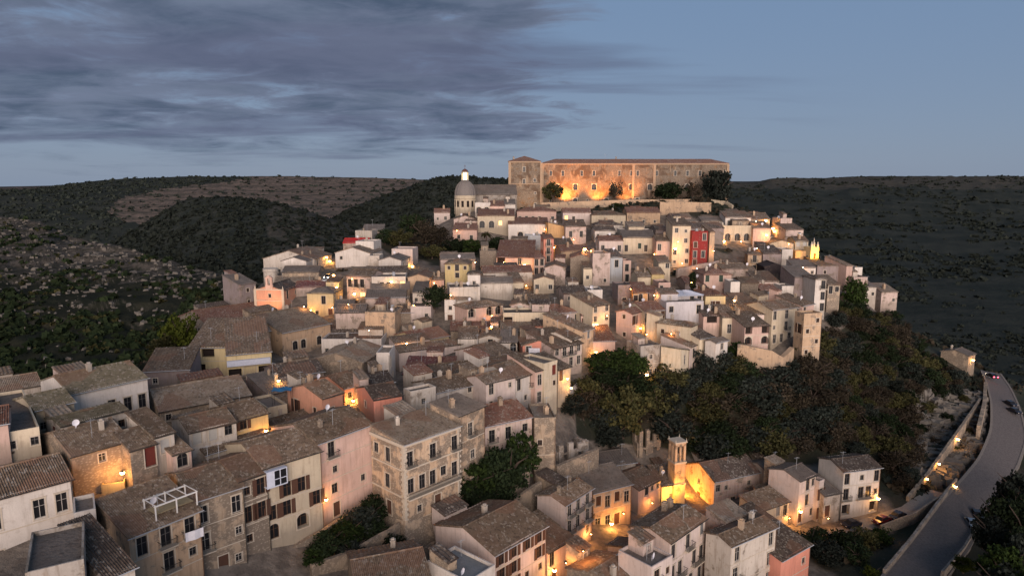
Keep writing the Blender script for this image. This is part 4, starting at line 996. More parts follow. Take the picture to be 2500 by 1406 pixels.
    def on_roof(nm, me, mx=.8):
        x = rng.uniform(.15, .85)*w; y = rng.uniform(.2, mx)*d
        o = link(nm, me, ro, (x, y, roof_top(rt, w, d, h, pitch, x, y)), rng.uniform(-.4, .4)); return o
    if w > 4 and d > 4 and rk not in 'LD' and not opt.get('bare'):
        if r_ < .6: on_roof('chimney', rng.choice(_chim))
        if r_ < .15: on_roof('chimney', rng.choice(_chim))
        if rng.random() < (.6 if Y < 200 else .25): on_roof('antenna', _cache['ant'])
        if rng.random() < .22: on_roof('satellite_dish', _cache['dish'])
        if rt == 't' and rng.random() < .3: on_roof('water_tank', _cache['tank'])
    HOUSEINFO[label] = (root, P, a, w, d, h)
    return root
for i, row in enumerate(HOUSES):
    rng.seed(1000 + i*17); house(row, i)
rng.seed(99)
# ---------------------------------------------------------------- the country round the town
from mathutils import noise as mnoise
def inside(poly, x, y):
    r = np.zeros(x.shape, bool); n = len(poly); j = n-1
    for i in range(n):
        xi, yi = poly[i]; xj, yj = poly[j]
        c = ((yi > y) != (yj > y)) & (x < (xj-xi)*(y-yi)/((yj-yi) if yj != yi else 1e-9) + xi)
        r ^= c; j = i
    return r
def fnoise(x, y, sc, octv=4, seed=0.0):
    o = np.empty(x.size)
    for i, (a_, b_) in enumerate(zip(x.ravel(), y.ravel())):
        o[i] = mnoise.fractal(Vector((a_/sc, b_/sc, seed)), 1.0, 2.0, octv)
    return o.reshape(x.shape)
def hillmat(name, wood1, wood2, pale1, pale2, sc):
    m, nt, b = newmat(name); t = NT(nt); tc = t.n('ShaderNodeTexCoord'); co = tc.outputs['Object']
    a = t.n('ShaderNodeAttribute', attribute_name='wood')
    g = t.n('ShaderNodeSeparateXYZ'); t.l(co, g.inputs[0])
    terr = t.n('ShaderNodeTexWave'); terr.wave_type = 'BANDS'; terr.bands_direction = 'Z'
    t.l(co, terr.inputs['Vector']); terr.inputs['Scale'].default_value = 0.055*60/sc; terr.inputs['Distortion'].default_value = 5.0; terr.inputs['Detail'].default_value = 3; terr.inputs['Detail Scale'].default_value = 0.6
    w = t.mix(t.rmp(t.noise(co, 1.6/sc, 6, 0.6), 0.36, 0.66), wood1, wood2)
    p = t.mix(t.rmp(t.noise(co, 5.0/sc, 7, 0.68), 0.36, 0.66), pale1, pale2)
    p = t.mix(t.math('MULTIPLY', t.rmp(terr.outputs['Fac'], 0.55, 0.9), 0.5), p, dk(wood2, 1.1))
    p = t.mix(t.rmp(t.noise(co, 9.0/sc, 6, 0.7), 0.54, 0.60), p, dk(wood2, 0.9))
    f_ = t.rmp(t.math('ADD', a.outputs['Fac'], t.math('SUBTRACT', t.noise(co, 3.0/sc, 6, 0.7), 0.5)), 0.42, 0.56)
    ge = t.n('ShaderNodeNewGeometry'); gz = t.n('ShaderNodeSeparateXYZ'); t.l(ge.outputs['True Normal'], gz.inputs[0])
    base_ = t.mix(f_, p, w); base_ = t.mix(t.math('MULTIPLY', t.rmp(gz.outputs[2], 0.86, 0.70), 0.45 if sc < 60 else 0.0), base_, pale1)
    t.l(base_, b.inputs['Base Color']); b.inputs['Roughness'].default_value = 0.97; b.inputs['Specular IOR Level'].default_value = 0.05
    t.bump(b, t.noise(co, 8.0/sc, 7, 0.7), 1.0, sc*0.04)
    return m
WD1, WD2 = (0.026,0.031,0.027), (0.044,0.047,0.039)
def loft(name, rows, mat, wood, nsub=10, ncol=200, x0=-600, x1=3100, amp=0.006, seed=0.0, steps=0):
    px = np.linspace(x0, x1, ncol); W = []
    for r in rows:
        r = sorted(r); xs = [q[0] for q in r]
        py = np.interp(px, xs, [q[1] for q in r]); Y = np.interp(px, xs, [q[2] for q in r])
        pts = np.array([at(a_, b_, c_)[:] for a_, b_, c_ in zip(px, py, Y)]); W.append((pts, py))
    G = []; PY = []
    # behind the crest the land falls away
    back = W[0][0].copy(); back[:, 0] *= 1.12; back[:, 1] *= 1.12; back[:, 2] -= 0.06*W[0][0][:, 1]
    G.append(back); PY.append(W[0][1])
    for (a_, pa), (b_, pb) in zip(W, W[1:]):
        for k in range(nsub):
            s = k/nsub; G.append(a_*(1-s) + b_*s); PY.append(pa*(1-s) + pb*s)
    G.append(W[-1][0]); PY.append(W[-1][1])
    G = np.array(G); PY = np.array(PY); PX = np.tile(px, (len(G), 1))
    n1 = fnoise(G[:, :, 0], G[:, :, 1], 130, 5, seed); n2 = fnoise(G[:, :, 0], G[:, :, 1], 25, 3, seed+9)
    fade = np.ones(len(G)); fade[:2] = 0.35
    G[:, :, 2] += (n1*G[:, :, 1]*amp + n2*G[:, :, 1]*amp*0.35) * fade[:, None]
    if steps:   # old farm terraces: level strips held by short banks
        q = G[:, :, 2]/steps + 0.25*n1; fr = q - np.floor(q); st = np.clip((fr-.72)/.28, 0, 1) - fr
        G[2:, :, 2] += (st*steps*0.75*np.clip((n2+.35)*2.5, 0, 1))[2:]
    wd = wood(PX, PY).astype(np.float32)
    ny, nx = PX.shape; idx = np.arange(ny*nx).reshape(ny, nx)
    f = np.stack([idx[:-1, :-1].ravel(), idx[1:, :-1].ravel(), idx[1:, 1:].ravel(), idx[:-1, 1:].ravel()], 1)
    me = bpy.data.meshes.new(name); me.from_pydata(G.reshape(-1, 3).tolist(), [], f.tolist())
    me.attributes.new('wood', 'FLOAT', 'POINT').data.foreach_set('value', wd.ravel())
    me.polygons.foreach_set('use_smooth', [True]*len(f)); me.materials.append(mat); me.update()
    tag(link(name, me), kind='structure')
    return G, wd
def clumps(name, P, size, mat, seed, nq=9, squash=0.75, label=None):
    """loose bushes: every one a tuft of small leaf faces; one object of stuff"""
    rs = np.random.RandomState(seed); n = len(P)
    size = np.asarray(size).reshape(-1, 1, 1) if np.ndim(size) else size
    d = rs.normal(size=(n, nq, 3)); d /= np.linalg.norm(d, axis=2, keepdims=True); d *= rs.uniform(.35, 1, (n, nq, 1))
    d[:, :, 2] = np.abs(d[:, :, 2])*squash
    c = P[:, None, :] + d*size
    a = rs.normal(size=(n, nq, 3)); a /= np.linalg.norm(a, axis=2, keepdims=True)
    b = np.cross(a, rs.normal(size=(n, nq, 3))); b /= np.linalg.norm(b, axis=2, keepdims=True)
    q = size*rs.uniform(.30, .55, (n, nq, 1)); a = a*q; b = b*q
    V = np.stack([c-a-b*.6, c+a-b, c+a*.7+b, c-a+b*.8], 2).reshape(-1, 3)
    k = n*nq; F_ = np.arange(k*4).reshape(k, 4)
    me = bpy.data.meshes.new(name); me.vertices.add(k*4); me.vertices.foreach_set('co', V.ravel())
    me.loops.add(k*4); me.loops.foreach_set('vertex_index', F_.ravel().astype(np.int32))
    me.polygons.add(k); me.polygons.foreach_set('loop_start', np.arange(0, k*4, 4, dtype=np.int32)); 
    me.materials.append(mat); me.update(calc_edges=True); me.validate()
    return tag(link(name, me), kind='stuff', label=label)
def sample(G, wd, n, seed, pw=1.0, jlo=1, thr=0.0, patchy=0):
    rs = np.random.RandomState(seed); ny, nx, _ = G.shape; out = []; sz = []
    j = rs.uniform(jlo, ny-1.001, n); i = rs.uniform(0, nx-1.001, n)
    j0 = j.astype(int); i0 = i.astype(int); fj = (j-j0)[:, None]; fi = (i-i0)[:, None]
    p = (G[j0, i0]*(1-fi)+G[j0, i0+1]*fi)*(1-fj) + (G[j0+1, i0]*(1-fi)+G[j0+1, i0+1]*fi)*fj
    k = rs.rand(n) < (thr + (1-thr)*wd[j0, i0])
    if patchy:
        nz = fnoise(p[:, 0], p[:, 1], patchy, 4, 3.3); k &= rs.rand(n) < np.clip(0.5 + nz*2.6, 0.06, 1)
    return p[k]
far_m = hillmat('far_land', WD1, WD2, (0.13,0.10,0.085), (0.075,0.06,0.05), 300)
pale_m = hillmat('terraced_hill', WD1, WD2, (0.19,0.145,0.118), (0.115,0.088,0.072), 120)
wood_m = hillmat('wooded_hill', WD1, WD2, (0.085,0.075,0.062), (0.05,0.045,0.038), 90)
rock_m = hillmat('rocky_hill', (0.015,0.018,0.013), (0.028,0.028,0.019), (0.105,0.091,0.078), (0.055,0.048,0.041), 38)
loft('far_hills', [[(-600,458,5200),(0,456,5200),(140,453,5200),(600,446,5200),(1300,444,5200),(3100,440,5200)],
                   [(-600,480,4200),(3100,470,4200)]], far_m, lambda x, y: 0.35+0*x, nsub=4, ncol=120, amp=0.001)
LW = [(-700,440),(60,455),(180,444),(300,434),(560,428),(610,435),(560,445),(450,455),(360,470),(290,490),(260,520),(320,545),(420,560),(600,700),(-700,700)]
G2, w2 = loft('terraced_hills', [[(-600,474,2300),(60,463,2300),(130,458,2300),(180,447,2300),(250,441,2300),(300,437,2300),(380,434,2300),(450,432,2300),(560,431,2300),(650,430,2300),(800,432,2300),(900,435,2300),(1000,438,2300),(1250,442,2300),(3100,450,2300)],
    [(-600,500,1900),(300,470,1900),(800,470,1950),(3100,480,1900)], [(-600,560,1500),(600,530,1500),(3100,530,1500)], [(-600,680,1050),(3100,680,1050)]],
    pale_m, lambda x, y: np.where(inside(LW, x, y), 0.80, 0.16) + 0.0*x, nsub=14, ncol=240, x1=1600, amp=0.0022, seed=2.0)
G4, w4 = loft('wooded_spur', [[(-600,700,1500),(700,590,1500),(780,552,1500),(850,508,1500),(900,490,1500),(950,472,1500),(1000,456,1500),(1045,440,1500),(1068,432,1500),(1130,430,1500),(1200,436,1500),(1300,440,1500),(1500,452,1500),(3100,520,1500)],
    [(-600,760,1150),(700,650,1150),(1100,540,1250),(3100,620,1150)], [(-600,800,850),(3100,700,850)]], wood_m, lambda x, y: 0.95+0*x, nsub=9, amp=0.002, seed=4.0, x1=1500)
def w3f(x, y): return np.where((x > 650) & (y > 500), 0.42, 0.95)
G3, w3 = loft('wooded_ridge', [[(-600,700,1250),(200,640,1250),(270,600,1250),(330,560,1250),(390,522,1250),(430,497,1250),(470,482,1250),(560,479,1250),(640,489,1250),(720,506,1250),(800,530,1250),(860,548,1250),(920,560,1250),(1000,575,1250),(1300,620,1250),(3100,760,1250)],
    [(-600,720,1000),(300,640,1000),(560,580,1000),(860,600,1000),(3100,780,1000)], [(-600,760,750),(560,700,750),(3100,800,750)]], wood_m, w3f, nsub=10, amp=0.003, seed=6.0, x1=1350)
G5, w5 = loft('rocky_slope', [[(-600,500,700),(-100,522,660),(0,528,640),(60,534,630),(110,548,610),(160,574,590),(230,590,560),(300,603,540),(400,632,500),(480,656,470),(560,674,440),(620,690,425),(700,705,420),(800,730,420),(1000,790,420),(3100,900,420)],
    [(-600,640,470),(0,640,470),(300,700,420),(600,745,360),(3100,900,350)], [(-600,800,345),(0,800,345),(400,845,310),(650,850,285),(3100,950,280)],
    [(-600,1000,240),(0,1000,240),(400,980,225),(650,960,220),(3100,1100,220)]],
    rock_m, lambda x, y: np.clip(0.36 + (y-640)/260, 0.30, 0.95), nsub=34, ncol=460, steps=5.5, x1=900, amp=0.010, seed=8.0)
G6, w6 = loft('right_hills', [[(1300,470,2400),(1500,458,2400),(1700,451,2400),(1790,447,2400),(1850,444,2400),(1885,437,2400),(1960,436,2400),(2050,433,2400),(2130,430,2400),(2300,431,2400),(2450,430,2400),(2500,432,2400),(2700,436,2400),(3300,444,2400)],
    [(1300,485,2100),(1900,468,2100),(2300,450,2100),(3300,460,2100)], [(1300,560,1500),(3300,530,1500)], [(1300,640,1050),(3300,610,1050)], [(1300,740,720),(3300,700,720)],
    [(1300,860,520),(3300,800,520)], [(1300,1000,380),(3300,930,390)], [(1300,1180,280),(3300,1130,290)], [(1300,1420,190),(3300,1380,190)]],
    wood_m, lambda x, y: np.where(y < 462, 0.35, 0.93), nsub=9, ncol=300, x0=1300, x1=3300, amp=0.0035, seed=11.0)
LS, LG, LO = _m['leaf_slate'], _m['leaf_dark'], _m['leaf_olive']
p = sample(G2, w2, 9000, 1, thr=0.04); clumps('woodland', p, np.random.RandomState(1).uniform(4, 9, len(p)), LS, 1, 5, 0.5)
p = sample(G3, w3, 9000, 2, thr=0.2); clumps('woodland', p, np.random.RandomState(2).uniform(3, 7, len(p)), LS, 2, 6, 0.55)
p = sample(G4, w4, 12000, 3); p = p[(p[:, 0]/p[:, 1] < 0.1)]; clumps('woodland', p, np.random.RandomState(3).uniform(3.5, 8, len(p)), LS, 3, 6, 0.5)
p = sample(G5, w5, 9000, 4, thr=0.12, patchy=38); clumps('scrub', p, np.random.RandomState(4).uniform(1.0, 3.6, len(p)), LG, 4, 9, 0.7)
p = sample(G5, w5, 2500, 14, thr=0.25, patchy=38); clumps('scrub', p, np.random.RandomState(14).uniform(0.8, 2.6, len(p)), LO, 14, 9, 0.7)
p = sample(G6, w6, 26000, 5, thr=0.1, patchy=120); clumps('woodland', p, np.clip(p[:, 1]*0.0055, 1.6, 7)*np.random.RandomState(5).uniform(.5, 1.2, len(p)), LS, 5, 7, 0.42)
# pale rocks on the near slopes
def rocks(name, P, size, seed):
    rs = np.random.RandomState(seed); n = len(P)
    cube = np.array([(-1,-1,-1),(1,-1,-1),(1,1,-1),(-1,1,-1),(-.7,-.7,.6),(.8,-.6,.7),(.6,.7,.5),(-.8,.6,.8)], float)
    fc = np.array([(0,3,2,1),(4,5,6,7),(0,1,5,4),(1,2,6,5),(2,3,7,6),(3,0,4,7)])
    s = size[:, None, None]*rs.uniform(.5, 1.2, (n, 1, 3))
    V = cube[None]*s + rs.uniform(-.25, .25, (n, 8, 3))*s
    th = rs.uniform(0, 6.28, n); c_, s_ = np.cos(th)[:, None], np.sin(th)[:, None]
    X = V[:, :, 0]*c_ - V[:, :, 1]*s_; Y_ = V[:, :, 0]*s_ + V[:, :, 1]*c_; V[:, :, 0] = X; V[:, :, 1] = Y_
    V += P[:, None, :]; V = V.reshape(-1, 3); Fs = (fc[None] + 8*np.arange(n)[:, None, None]).reshape(-1, 4)
    me = bpy.data.meshes.new(name); me.from_pydata(V.tolist(), [], Fs.tolist())
    m, nt, b = newmat('limestone'); t = NT(nt); co = t.n('ShaderNodeTexCoord').outputs['Object']
    t.l(t.mix(t.rmp(t.noise(co, 0.6, 6, 0.7), .35, .65), (0.085,0.075,0.066), (0.14,0.125,0.108)), b.inputs['Base Color']); b.inputs['Roughness'].default_value = .95
    me.materials.append(m); me.update()
    return tag(link(name, me), kind='stuff')
p = sample(G5, 1-w5*0.85, 5200, 21); rocks('rocks', p, np.random.RandomState(21).uniform(.4, 2.0, len(p)), 21)

# ---------------------------------------------------------------- landmarks
def mw(o): return Matrix.LocRotScale(o.location, o.rotation_euler, None)
def merge(first, second):
    k = mw(first).inverted() @ mw(second)
    for c in list(second.children):
        c.parent = first; c.matrix_parent_inverse = k
    bpy.data.objects.remove(second)
def retag(o, name, label, cat, group=None):
    o.name = name; o['label'] = label; o['category'] = cat
    if group: o['group'] = group
    elif 'group' in o: del o['group']
rng.seed(5)
pal = house(('x', 905,991,1121,1084,1037,1345,101,'V','S','f','b.b.b|x.x.x|.o.d..|......','.x.|.x.|.d.|...',{'pitch':.16}), 0, 'palace')
retag(pal, 'palace', 'tall baroque stone palace with rows of balconied windows standing on a sloping stone base', 'palace')
_, P_, a_, w_, d_, h_ = HOUSEINFO['x']
mb = MB(); mb.box(-.25,-.35,h_-.55,w_+.05,-.01,h_-.05); mb.box(-.35,-.2,h_-.55,-.01,d_,h_-.05)
for z in (h_*.75-.1, h_*.5-.1): mb.box(-.12,-.16,z,w_-.05,-.01,z+.25); mb.box(-.14,-.16,z,-.01,d_-.1,z+.25)
link('cornice', mb.mesh('cornice', [_m['stone_trim']]), pal)
mb = MB(); mb.box(.2,-1.0,h_*.5-.35,w_-.4,-.17,h_*.5-.12); link('long_balcony', mb.mesh('long_balcony', [_m['stone_trim']]), pal)
mb = MB(); zz = h_*.5-.12
mb.box(.2,-1.0,zz+.95,w_-.4,-.94,zz+1.0); x = .2
while x < w_-.4: mb.box(x,-1.0,zz,x+.025,-.97,zz+.95); x += .16
link('railing', mb.mesh('railing', [_m['iron']]), bpy.data.objects[[c.name for c in pal.children if c.name.startswith('long_balcony')][0]])
for (x0, y0) in ((-.14,-.14),(w_-.5,-.1)):
    mb = MB(); k = 0; z = 0
    while z < h_-.6: mb.box(x0, y0, z, x0+(.75 if k%2 else .5), y0+(.12 if x0>0 else .5 if k%2 else .75), z+.42); z += .45; k += 1
    link('quoins', mb.mesh('quoins', [_m['stone_trim']]), pal)
# sloping buttress at the foot of the palace
mb = MB(); mb.poly([(-.2,-.2,6),(-.2,-.2,6.01),(-1.6,-1.8,-3),(-1.6,-1.8,-3.01)]); 
mb.quad((-.15,-.15,5.2),(w_,-.1,3.2),(w_,-2.2,-4),(-1.8,-2.2,-4)); mb.quad((-.15,d_,4),(-.15,-.15,5.2),(-1.8,-2.2,-4),(-1.9,d_,-4)); mb.tri((w_,-.1,3.2),(w_,-.1,-4),(w_,-2.2,-4))
link('buttress', mb.mesh('buttress', [_m['wallS']]), pal)

# convent on the crest
con = house(('c1', None,1242,1320,393,0,512,330,'Q','R','h','.x.|.x.|..o|...','',{'dp':15,'pitch':.34}), 0, 'convent')
con2 = house(('c2', None,1321,1779,398,0,502,331,'Q','R','h','.x.x..x.x...x.xx..x..x.x.x...x|..A..A..A..A..A..A..A..A..A..A|.o.o.A.o..A....A..o..o...A.A..','',{'dp':14,'pitch':.30}), 0, 'convent')
_, P1, a1_, w1_, d1_, h1_ = HOUSEINFO['c1']; _, P2, a2_, w2_, d2_, h2_ = HOUSEINFO['c2']
for (o, w, h, xs) in ((con, w1_, h1_, (0,.99)), (con2, w2_, h2_, (0,.487,.60,.992))):
    mb = MB(); mb.box(-.1,-.5,h-.9,w+.1,-.01,h-.3); mb.box(-.1,-.3,h*.52,w+.1,-.01,h*.52+.35) if o is con else None
    link('cornice', mb.mesh('cornice', [_m['tan_trim']]), o)
    for f in xs:
        mb = MB(); x = f*w; mb.box(x-.1,-.42,-6,x+1.1,-.01,h-.9); link('pilaster', mb.mesh('pilaster', [_m['tan_trim']]), o)
merge(con, con2)
retag(con, 'convent', 'huge long stone convent with a corner tower, floodlit orange on top of the hill', 'convent')

row_ = HOUSEINFO['right half of the modern yellow building, with a lilac band']
mb = MB(); mb.box(-.05,-.9,row_[5]*.56,row_[3]-.3,-.01,row_[5]*.56+1.25); link('band', mb.mesh('band', [_m['render_band']]), row_[0])
mb = MB(); mb.box(-.05,-1.0,-.2,row_[3]-.3,-.85,1.0); mb.box(-.05,-1.0,-.4,row_[3]-.3,-.01,-.2); link('balcony', mb.mesh('balcony', [_m['wallC']]), row_[0])
# dome church
nave = house(('n', None,1150,1262,474,4,520,315,'G','U','g','.A.A..x.','',{'dp':15,'pitch':.55}), 0, 'dome_church')
retag(nave, 'domed_church', 'large grey church with a ribbed dome and a glowing white lantern', 'church')
O = at(1136, 517, 309); s = 309*1.0/F
loc = mw(nave).inverted() @ O
zt = lambda py: z_at(O.x, O.y, py) - O.z
dr = 24.5*s*1.0
mb = MB(); mb.lathe([(dr,-6),(dr,zt(486)),(dr*1.06,zt(485)),(dr*1.06,zt(478)),(dr,zt(477))], n=24)
for k in range(12):
    t = 2*math.pi*k/12; c, s_ = math.cos(t), math.sin(t); mb.beam((dr*c,dr*s_,-1),(dr*c,dr*s_,zt(486)),.28,n=5)
link('drum', mb.mesh('drum', [_m['wallC']]), nave, loc)
for k in range(12):
    t = 2*math.pi*(k+.5)/12; mb = MB(); mb.box(-.55,-.06,zt(505),.55,.1,zt(490))
    link('drum_window', mb.mesh('drum_window', [_m['opening_dark']]), nave, loc + Vector((dr*math.cos(t), dr*math.sin(t), 0)), t+math.pi/2)
mb = MB(); hd = zt(440)-zt(477)
mb.lathe([(dr*1.02*math.cos(k*math.pi/20), zt(477)+hd*math.sin(k*math.pi/20)) for k in range(10)]+[(.9, zt(440))], n=32)
for k in range(16):
    t = 2*math.pi*k/16
    for j in range(9):
        a, b = j*math.pi/20, (j+1)*math.pi/20
        mb.beam((dr*1.03*math.cos(a)*math.cos(t),dr*1.03*math.cos(a)*math.sin(t),zt(477)+hd*math.sin(a)),(dr*1.03*math.cos(b)*math.cos(t),dr*1.03*math.cos(b)*math.sin(t),zt(477)+hd*math.sin(b)),.13,n=4)
link('dome', mb.mesh('dome', [_m['dome_lead']]), nave, loc)
mb = MB(); lr = 7.5*s
for k in range(8):
    t = 2*math.pi*k/8; mb.beam((lr*math.cos(t),lr*math.sin(t),zt(440)),(lr*math.cos(t),lr*math.sin(t),zt(422)),.22,n=5)
mb.lathe([(lr*1.3,zt(441)),(lr*1.3,zt(439)),(.1,zt(439))],n=12); mb.lathe([(lr*1.25,zt(422)),(lr*1.25,zt(420)),(.1,zt(420))],n=12)
ln = link('lantern', mb.mesh('lantern', [_m['frame_white']]), nave, loc)
flat('lantern_glow', (1,.9,.6), .5, (1.0,.72,.30), 2.6)
mb = MB(); mb.lathe([(lr*.8,zt(439)),(lr*.8,zt(422))],n=12); link('lantern_light', mb.mesh('lantern_light', [_m['lantern_glow']]), ln)
mb = MB(); mb.lathe([(lr*1.1,zt(420)),(lr*.9,zt(416)),(.15,zt(412))],n=12); mb.beam((0,0,zt(412)),(0,0,zt(403)),.07); mb.beam((-.5,0,zt(406)),(.5,0,zt(406)),.07)
link('lantern_cap', mb.mesh('lantern_cap', [_m['roofM']]), nave, loc)

# yellow church and its bell tower
ch = house(('ch', 1672,1741,1858,1174,1150,1252,138,'k','K','g','.o..o.|......','.o.|.d.',{'pitch':.42}), 0, 'church')
retag(ch, 'church', 'gabled stone church with its front floodlit bright yellow', 'church')
O = at(1648, 1240, 141); zt = lambda py: z_at(O.x, O.y, py) - O.z
bt = bpy.data.objects.new('bell_tower', None); C.objects.link(bt); bt.location = O; bt.rotation_euler = (0,0,R(20))
tag(bt, 'slim square bell tower lit orange, beside the yellow church', 'bell tower')
k = 1.32
mb = MB(); mb.box(-k*1.08,-k*1.08,-4,k*1.08,k*1.08,zt(1176)); mb.box(-k,-k,zt(1176),k,k,zt(1124))
for (x0,x1) in ((-k,-k*.62),(-k*.12,k*.12),(k*.62,k)):
    for (y0,y1) in ((-k,-k*.7),(k*.7,k)): mb.box(x0,y0,zt(1124),x1,y1,zt(1080))
for (y0,y1) in ((-k*.2,k*.2),):
    for (x0,x1) in ((-k,-k*.7),(k*.7,k)): mb.box(x0,y0,zt(1124),x1,y1,zt(1080))
mb.box(-k,-k,zt(1084),k,k,zt(1076))
link('shaft', mb.mesh('shaft', [_m['wallT']]), bt)
mb = MB(); mb.box(-k*1.15,-k*1.15,zt(1126),k*1.15,k*1.15,zt(1122)); mb.box(-k*1.15,-k*1.15,zt(1178),k*1.15,k*1.15,zt(1174)); mb.box(-k*1.15,-k*1.15,zt(1076),k*1.15,k*1.15,zt(1073))
for x in (-k,k):
    for y in (-k,k): mb.beam((x,y,zt(1073)),(x,y,zt(1066)),.12,n=4,r2=.03)
link('cornice', mb.mesh('cornice', [_m['stone_trim']]), bt)
mb = MB(); mb.lathe([(.08,zt(1086)),(.3,zt(1090)),(.42,zt(1098)),(.55,zt(1104))],n=10); link('bell', mb.mesh('bell', [_m['iron']]), bt)

# small pink church with its belfry
pc = house(('pc', None,624,692,706,-8,760,200,'A','K','G','.o.|.o.','',{'dp':16,'pitch':.30}), 0, 'pink_church')
retag(pc, 'small_church', 'small pink church front with a single bell gable at the left of the town', 'church')
_, P_, a_, w_, d_, h_ = HOUSEINFO['pc']; top = h_ + w_/2*.3
mb = MB(); c0 = w_*.52
mb.box(c0-1.1,-.25,top-1.2,c0+1.1,.35,top-.0); mb.box(c0-1.0,-.25,top,c0-.4,.35,top+1.9); mb.box(c0+.4,-.25,top,c0+1.0,.35,top+1.9); mb.box(c0-1.15,-.3,top+1.9,c0+1.15,.4,top+2.15)
mb.poly([(c0-1.1,-.25,top+2.15),(c0+1.1,-.25,top+2.15),(c0,-.25,top+2.9)]); mb.poly([(c0+1.1,.35,top+2.15),(c0-1.1,.35,top+2.15),(c0,.35,top+2.9)])
mb.quad((c0-1.1,-.25,top+2.15),(c0,-.25,top+2.9),(c0,.35,top+2.9),(c0-1.1,.35,top+2.15)); mb.quad((c0,-.25,top+2.9),(c0+1.1,-.25,top+2.15),(c0+1.1,.35,top+2.15),(c0,.35,top+2.9))
link('belfry', mb.mesh('belfry', [_m['wallP']]), pc)
mb = MB(); mb.box(-.1,-.2,h_-.2,w_+.1,-.01,h_+.15); mb.box(-.1,-.2,h_*.5-.1,w_+.1,-.01,h_*.5+.12); link('cornice', mb.mesh('cornice', [_m['stone_trim']]), pc)
for x in (-.15,w_-.6): mb = MB(); mb.box(x,-.22,-3,x+.75,-.01,h_-.2); mb.beam((x+.37,0,h_-.1),(x+.37,0,h_+1.1),.28,n=6,r2=.05); link('pilaster', mb.mesh('pilaster', [_m['stone_trim']]), pc)
# round bastion behind it
O = at(662, 690, 216); zt = lambda py: z_at(O.x, O.y, py) - O.z
mb = MB(); rr = 17*216/F; mb.lathe([(rr*1.05,-8),(rr,zt(663)),(rr*1.08,zt(662)),(rr*1.08,zt(655)),(.2,zt(657))], n=28)
tag(link('round_tower', mb.mesh('round_tower', [_m['wallw']]), None, O), 'squat round pale tower above the small pink church', 'tower')
# lit chapel at the right
cp = house(('cp', 1970,1978,2000,607,10,642,246,'y','B','t','.D.','o',{'dp':6}), 0, 'chapel')
retag(cp, 'chapel', 'little chapel front lit bright yellow at the right edge of the upper town', 'chapel')
_, P_, a_, w_, d_, h_ = HOUSEINFO['cp']
for i, (x, hh) in enumerate(((.3,2.2),(w_*.36,3.4),(w_-.5,2.0))):
    mb = MB(); mb.box(x-.3,-.05,h_+.5,x+.3,.5,h_+.5+hh*.5); mb.beam((x,.2,h_+.5+hh*.5),(x,.2,h_+.5+hh),.28,n=5,r2=.04); link('pinnacle', mb.mesh('pinnacle', [_m['wallw']]), cp)

# ---------------------------------------------------------------- walls, ruins, paths
def wall_strip(label, pts, hgt, th=0.5, mat='concrete', cat='wall', name='stone_wall', down=4.0, group=None):
    W = [at(*p) for p in pts]; fine = []
    for a, b in zip(W, W[1:]):
        n = max(1, int((b-a).length/1.6))
        for k in range(n): fine.append(a.lerp(b, k/n))
    fine.append(W[-1]); mb = MB(); O = fine[0].copy(); L = []
    for i, p in enumerate(fine):
        t = (fine[min(i+1, len(fine)-1)] - fine[max(i-1, 0)]); t.z = 0; t.normalize(); n = Vector((-t.y, t.x, 0))*th/2
        z = hgt + rng.uniform(-.07, .07)
        q = p - O; L.append((q - n, q + n, z))
    for (a, b, z), (a2, b2, z2) in zip(L, L[1:]):
        u = lambda v, k: v + Vector((0, 0, k))
        mb.quad(u(a,-down), u(a2,-down), u(a2,z2), u(a,z)); mb.quad(u(b2,-down), u(b,-down), u(b,z), u(b2,z2)); mb.quad(u(a,z), u(a2,z2), u(b2,z2), u(b,z))
    a, b, z = L[0]; mb.quad(u(b,-down), u(a,-down), u(a,z), u(b,z)); a, b, z = L[-1]; mb.quad(u(a,-down), u(b,-down), u(b,z), u(a,z))
    return tag(link(name, mb.mesh(name, [_m[mat]]), None, O), label, cat, group)
wall_strip('long pale terrace wall under the floodlit convent', [(1322,508,320),(1450,503,320),(1560,500,320),(1700,499,320),(1735,502,318)], 2.4, .8, 'wallT', name='terrace_wall')
wall_strip('beige wall with holes at the right end of the convent terrace', [(1735,512,312),(1770,516,310),(1788,526,306)], 4.6, .8, 'wallc', name='terrace_wall')
wall_strip('tall beige garden wall over the red house roof', [(1610,528,300),(1660,528,300),(1735,530,298)], 6.2, .8, 'wallT', name='garden_wall')
wall_strip('curved wall top running from the red house to the left', [(1652,668,226),(1700,658,230),(1785,642,236)], 1.6, .8, 'wallk', name='lane_wall')
wall_strip('big rough retaining wall under the pink arches', [(1798,898,166),(1835,905,165),(1880,915,165),(1905,930,166),(1930,905,170)], 6.2, 1.2, 'wallT', name='retaining_wall', down=6)
wall_strip('low white edged wall beside the ramp under the slim tall front', [(1362,1000,146),(1385,972,150),(1415,940,157)], 1.2, .4, 'wallW', name='parapet')
wall_strip('rough stone wall below the big dark bush', [(1120,1268,112),(1165,1240,114),(1230,1205,117),(1290,1180,120)], 2.6, .7, 'walls', name='stone_wall')
wall_strip('stone wall along the foot of the arched house and the tall pinkish house', [(690,1372,93),(790,1315,97),(860,1270,102),(905,1235,106)], 1.6, .7, 'walls', name='stone_wall')
wall_strip('long stone wall beside the path at the foot of the palace', [(760,1406,90),(860,1370,94),(950,1318,99),(975,1300,101)], 1.8, .6, 'wallS', name='stone_wall')
wall_strip('pale stone wall curving round the palace foot', [(1010,1372,98),(1060,1340,102),(1130,1295,107),(1220,1255,112),(1320,1190,120)], 1.3, .6, 'wallS', name='stone_wall')
wall_strip('rubble wall in front of the roofless tower house', [(1357,1172,126),(1410,1150,129),(1458,1128,132)], 3.0, .8, 'wallS', name='stone_wall')
